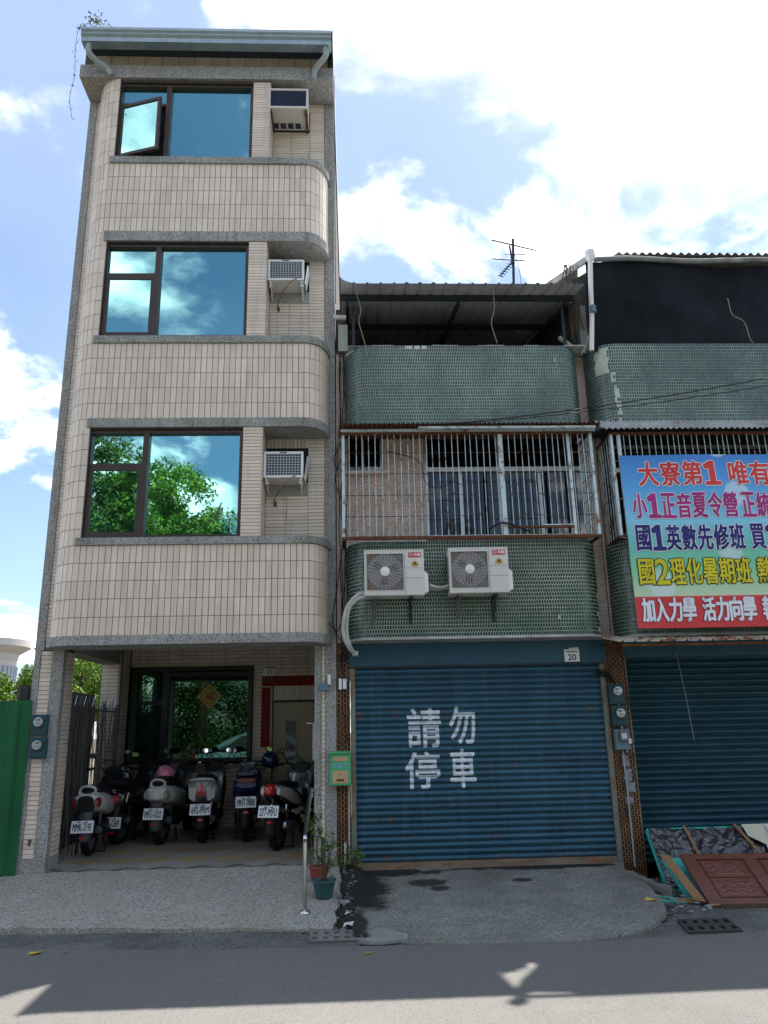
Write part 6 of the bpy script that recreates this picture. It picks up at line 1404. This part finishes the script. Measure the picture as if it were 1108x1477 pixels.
for i, (x_, y_, a, l_, m) in enumerate(((3.08, -1.42, .3, .26, 'cyan_board'), (3.12, -1.50, -.2, .22, 'cyan_board'), (3.16, -1.36, -.5, .24, 'cyan_board'), (3.05, -1.30, .1, .24, 'litter_o'), (3.22, -1.48, .15, .30, 'litter_o'), (3.18, -1.62, -.1, .16, 'litter_o'))):
    b = MB().obox((0, 0, 0), (l_ / 2, 0, 0), (0, .014, 0), (0, 0, .004)); o = b.build('splinter', m, loc=(x_, y_, -.13 + .006 * i)); o.rotation_euler = (0, .05, a)
    tag(o, ('turquoise painted wood splinter' if m == 'cyan_board' else 'torn brown wood splinter') + [' nearest the left of the heap', ' in the middle of the heap', ' at the top of the heap'][i % 3] + ' before the turquoise board', 'wood splinter', 'turquoise splinters' if m == 'cyan_board' else 'brown splinters')
# ================================================================== TREES, TOWER, CAR
def crown_mesh(seed, n, rad, leaf, clumps, mkey, hang=0.0, cr_=None):
    q = random.Random(seed); mb = MB(); cs = []
    for i in range(clumps):
        d = Vector((q.gauss(0, 1), q.gauss(0, 1), q.gauss(0, 1))).normalized() * (q.random() ** .45); cs.append((Vector((d.x * rad[0], d.y * rad[1], d.z * rad[2])), q.uniform(.14, .30) * (cr_ or sum(rad) / 3)))
    for i in range(n):
        c, r = cs[q.randrange(clumps)]; d = Vector((q.gauss(0, 1), q.gauss(0, 1), q.gauss(0, .75))).normalized() * r * (q.random() ** .35)
        leaf_at(mb, c + d - Vector((0, 0, hang * q.random())), leaf * q.uniform(.6, 1.4), q)
    return mb.mesh('crown', mkey)
crownA = crown_mesh(1, 19000, (2.3, 1.7, 2.3), .13, 60, 'leaf'); crownB = crown_mesh(2, 17000, (2.1, 1.6, 1.8), .13, 52, 'leaf_y'); crownC = crown_mesh(3, 17000, (2.4, 1.7, 2.2), .13, 56, 'leaf_d')
crownF = crown_mesh(6, 9000, (1.5, 1.2, 1.1), .10, 40, 'leaf_y'); crownG = crown_mesh(7, 9000, (1.6, 1.3, 1.4), .11, 40, 'leaf')
def tree(label, x, y, z0, zc, me, s=1.0, rz=0, sz=1.0, group=None):
    t = thing('tree', label, 'tree', (x, y, z0), group); q = random.Random(int(abs(x * 31 + y * 17)) + 3); tb2 = MB(); h_ = zc - z0
    tb2.tube(smooth_path([(0, 0, 0), (q.uniform(-.2, .2), .1, h_ * .4), (q.uniform(-.2, .2), 0, h_ * .8), (0, 0, h_ + .8 * s)], 4), [.20 * s * (1 - .05 * i) for i in range(13)], 8)
    for k in range(6): a = q.uniform(0, 6.28); tb2.tube([(0, 0, h_ * (.5 + .06 * k)), (math.cos(a) * .7 * s, math.sin(a) * .7 * s, h_ * (.7 + .06 * k)), (math.cos(a) * 1.5 * s, math.sin(a) * 1.3 * s, h_ + .2 * k)], [.08 * s, .05 * s, .02 * s], 6)
    tb2.build('trunk', 'bark', t, smooth=True); o = bpy.data.objects.new('crown', me); COL.objects.link(o); o.parent = t; o.location = (0, 0, h_); o.scale = (s, s, s * sz); o.rotation_euler = (0, 0, rz); return t
# seen directly, left of the townhouse and through the porch
tree('bright yellow green tree crown rising behind the green fence', -9.4, 11.5, -.2, 2.35, crownF, 1.0, .3)
tree('yellow green bush seen through the open left side of the porch', -7.0, 11.0, -.2, 2.5, crownF, 1.0, 2.0)
tree('darker tree behind the yellow green bush beside the porch opening', -8.6, 15.5, -.2, 3.5, crownG, 1.1, 1.0)
tree('dark green tree at the left edge behind the bright one', -12.6, 16.0, -.2, 2.6, crownG, 1.3, 4.0)
# across the street, mirrored in the windows
GR = 'trees across the street mirrored in the windows'
for i, (x, y, zc, me, s, lab) in enumerate(((-8.5, -15.4, 8.5, crownA, 1.15, 'tall broad tree across the street mirrored at the left of the second floor window'),
    (-5.8, -15.0, 8.3, crownB, 1.10, 'light green tree across the street mirrored in the middle of the second floor window'),
    (-12.6, -16.2, 8.0, crownC, 1.2, 'dark broad tree farthest left across the street'),
    (-3.4, -15.6, 6.6, crownC, 1.0, 'dark tree across the street mirrored at the right end of the second floor window'),
    (-.6, -16.0, 6.2, crownA, 1.0, 'round green tree across the street behind the parked car'),
    (3.0, -16.4, 6.0, crownC, 1.15, 'dark tree across the street opposite the blue shutter'), (6.8, -16.2, 6.2, crownB, 1.2, 'light green tree across the street opposite the printed banner'))):
    tree(lab, x, y, -.15, zc, me, s, i * 1.1, 1.0, GR)
hg2 = crown_mesh(8, 80000, (14, 1.2, 2.9), .13, 620, 'leaf_d', hang=.5, cr_=2.6); o = bpy.data.objects.new('hedge_bank', hg2); COL.objects.link(o); o.location = (-2.0, -15.6, 2.3); tag(o, 'dense green undergrowth bank across the street', kind='stuff')
# distant tower
tw_ = thing('round_tower', 'pale round tower building with a wide flat roof far away at the left edge', 'building', (-32.3, 60, 0)); tw_.scale = (1.15, 1.15, 1.17)
MB().lathe([(0, 0), (2.35, 0), (2.35, 6.9), (0, 6.9)], (0, 0, 0), 40).build('wall', 'tower', tw_, smooth=True, ang=30)
MB().lathe([(2.4, 4.9), (2.42, 4.9), (2.42, 6.4), (2.4, 6.4)], (0, 0, 0), 40).build('glazing', 'tower_gl', tw_, smooth=True, ang=30)
b = MB()
for k in range(40): a = 2 * PI * k / 40; b.obox((2.43 * math.cos(a), 2.43 * math.sin(a), 5.65), (.05 * math.sin(a), -.05 * math.cos(a), 0), (.03 * math.cos(a), .03 * math.sin(a), 0), (0, 0, .75))
b.build('mullions', 'tower', tw_)
MB().lathe([(0, 6.9), (2.4, 6.9), (2.5, 7.3), (3.3, 7.8), (3.3, 8.3), (2.0, 8.6), (0, 8.7)], (0, 0, 0), 40).build('roof', 'tower', tw_, smooth=True, ang=30)
# parked car mirrored in the ground floor window
CR = thing('parked_car', 'silver blue saloon car parked across the street, mirrored in the ground floor window', 'car', (-2.95, -12.3, -.15), None, 0.0); CR.scale = (1.12, 1.08, 1.17)
def sec(mb, secs, n=16, p=3.4):
    m2_ = MB().loft([(x, 0, z, hw, hh) for (x, z, hw, hh) in secs], n, p); mb.add([(b_, a_, c_) for a_, b_, c_ in [(v[0], v[1], v[2]) for v in m2_.v]], [f[::-1] for f in m2_.f]); return mb
sec(MB(), [(-2.25, .62, .70, .16), (-2.15, .62, .82, .26), (-1.4, .64, .87, .30), (0, .64, .88, .31), (1.3, .62, .87, .29), (2.05, .58, .80, .24), (2.25, .55, .62, .14)]).build('body', 'car', CR, smooth=True)
sec(MB(), [(-1.75, .95, .60, .05), (-1.25, 1.12, .66, .16), (-.7, 1.20, .66, .25), (.2, 1.21, .66, .26), (.7, 1.13, .68, .20), (1.2, .95, .70, .06)], 16, 3).build('roof', 'car', CR, smooth=True)
for s in (-1, 1):
    b = MB(); b.add([(-1.35, s * .695, .98), (.95, s * .72, .98), (.45, s * .66, 1.34), (-.75, s * .66, 1.35)], [(0, 1, 2, 3) if s < 0 else (3, 2, 1, 0)]); so3 = b.build('window', 'car_glass', CR); 
    MB().box(-.22, -.15, s * .70 - .01, s * .70 + .01, .96, 1.36).build('pillar', 'car', CR)
    for x_ in (-1.35, 1.4):
        w = MB().lathe([(0, -.10), (.20, -.10), (.29, -.11), (.315, -.07), (.315, .07), (.29, .10), (0, .10)], (0, 0, 0), 24, 'y').build('wheel', 'rubber', CR, smooth=True, loc=(x_, s * .80, .315)); MB().lathe([(0, -.115), (.18, -.11), (.19, .11), (0, .115)], (0, 0, 0), 18, 'y').build('hubcap', 'chrome', w, smooth=True)
    MB().obox((-2.16, s * .62, .78), (.06, 0, 0), (0, .18, 0), (0, 0, .07)).build('tail_lamp', 'red_lens', CR); MB().obox((2.12, s * .58, .66), (.08, 0, 0), (0, .16, 0), (0, 0, .07)).build('headlight', 'clear_lens', CR)
    MB().loft([(-.03, s * .95, .98, .09, .06), (.06, s * .95, .98, .08, .05)], 10).build('wing_mirror', 'car', CR)
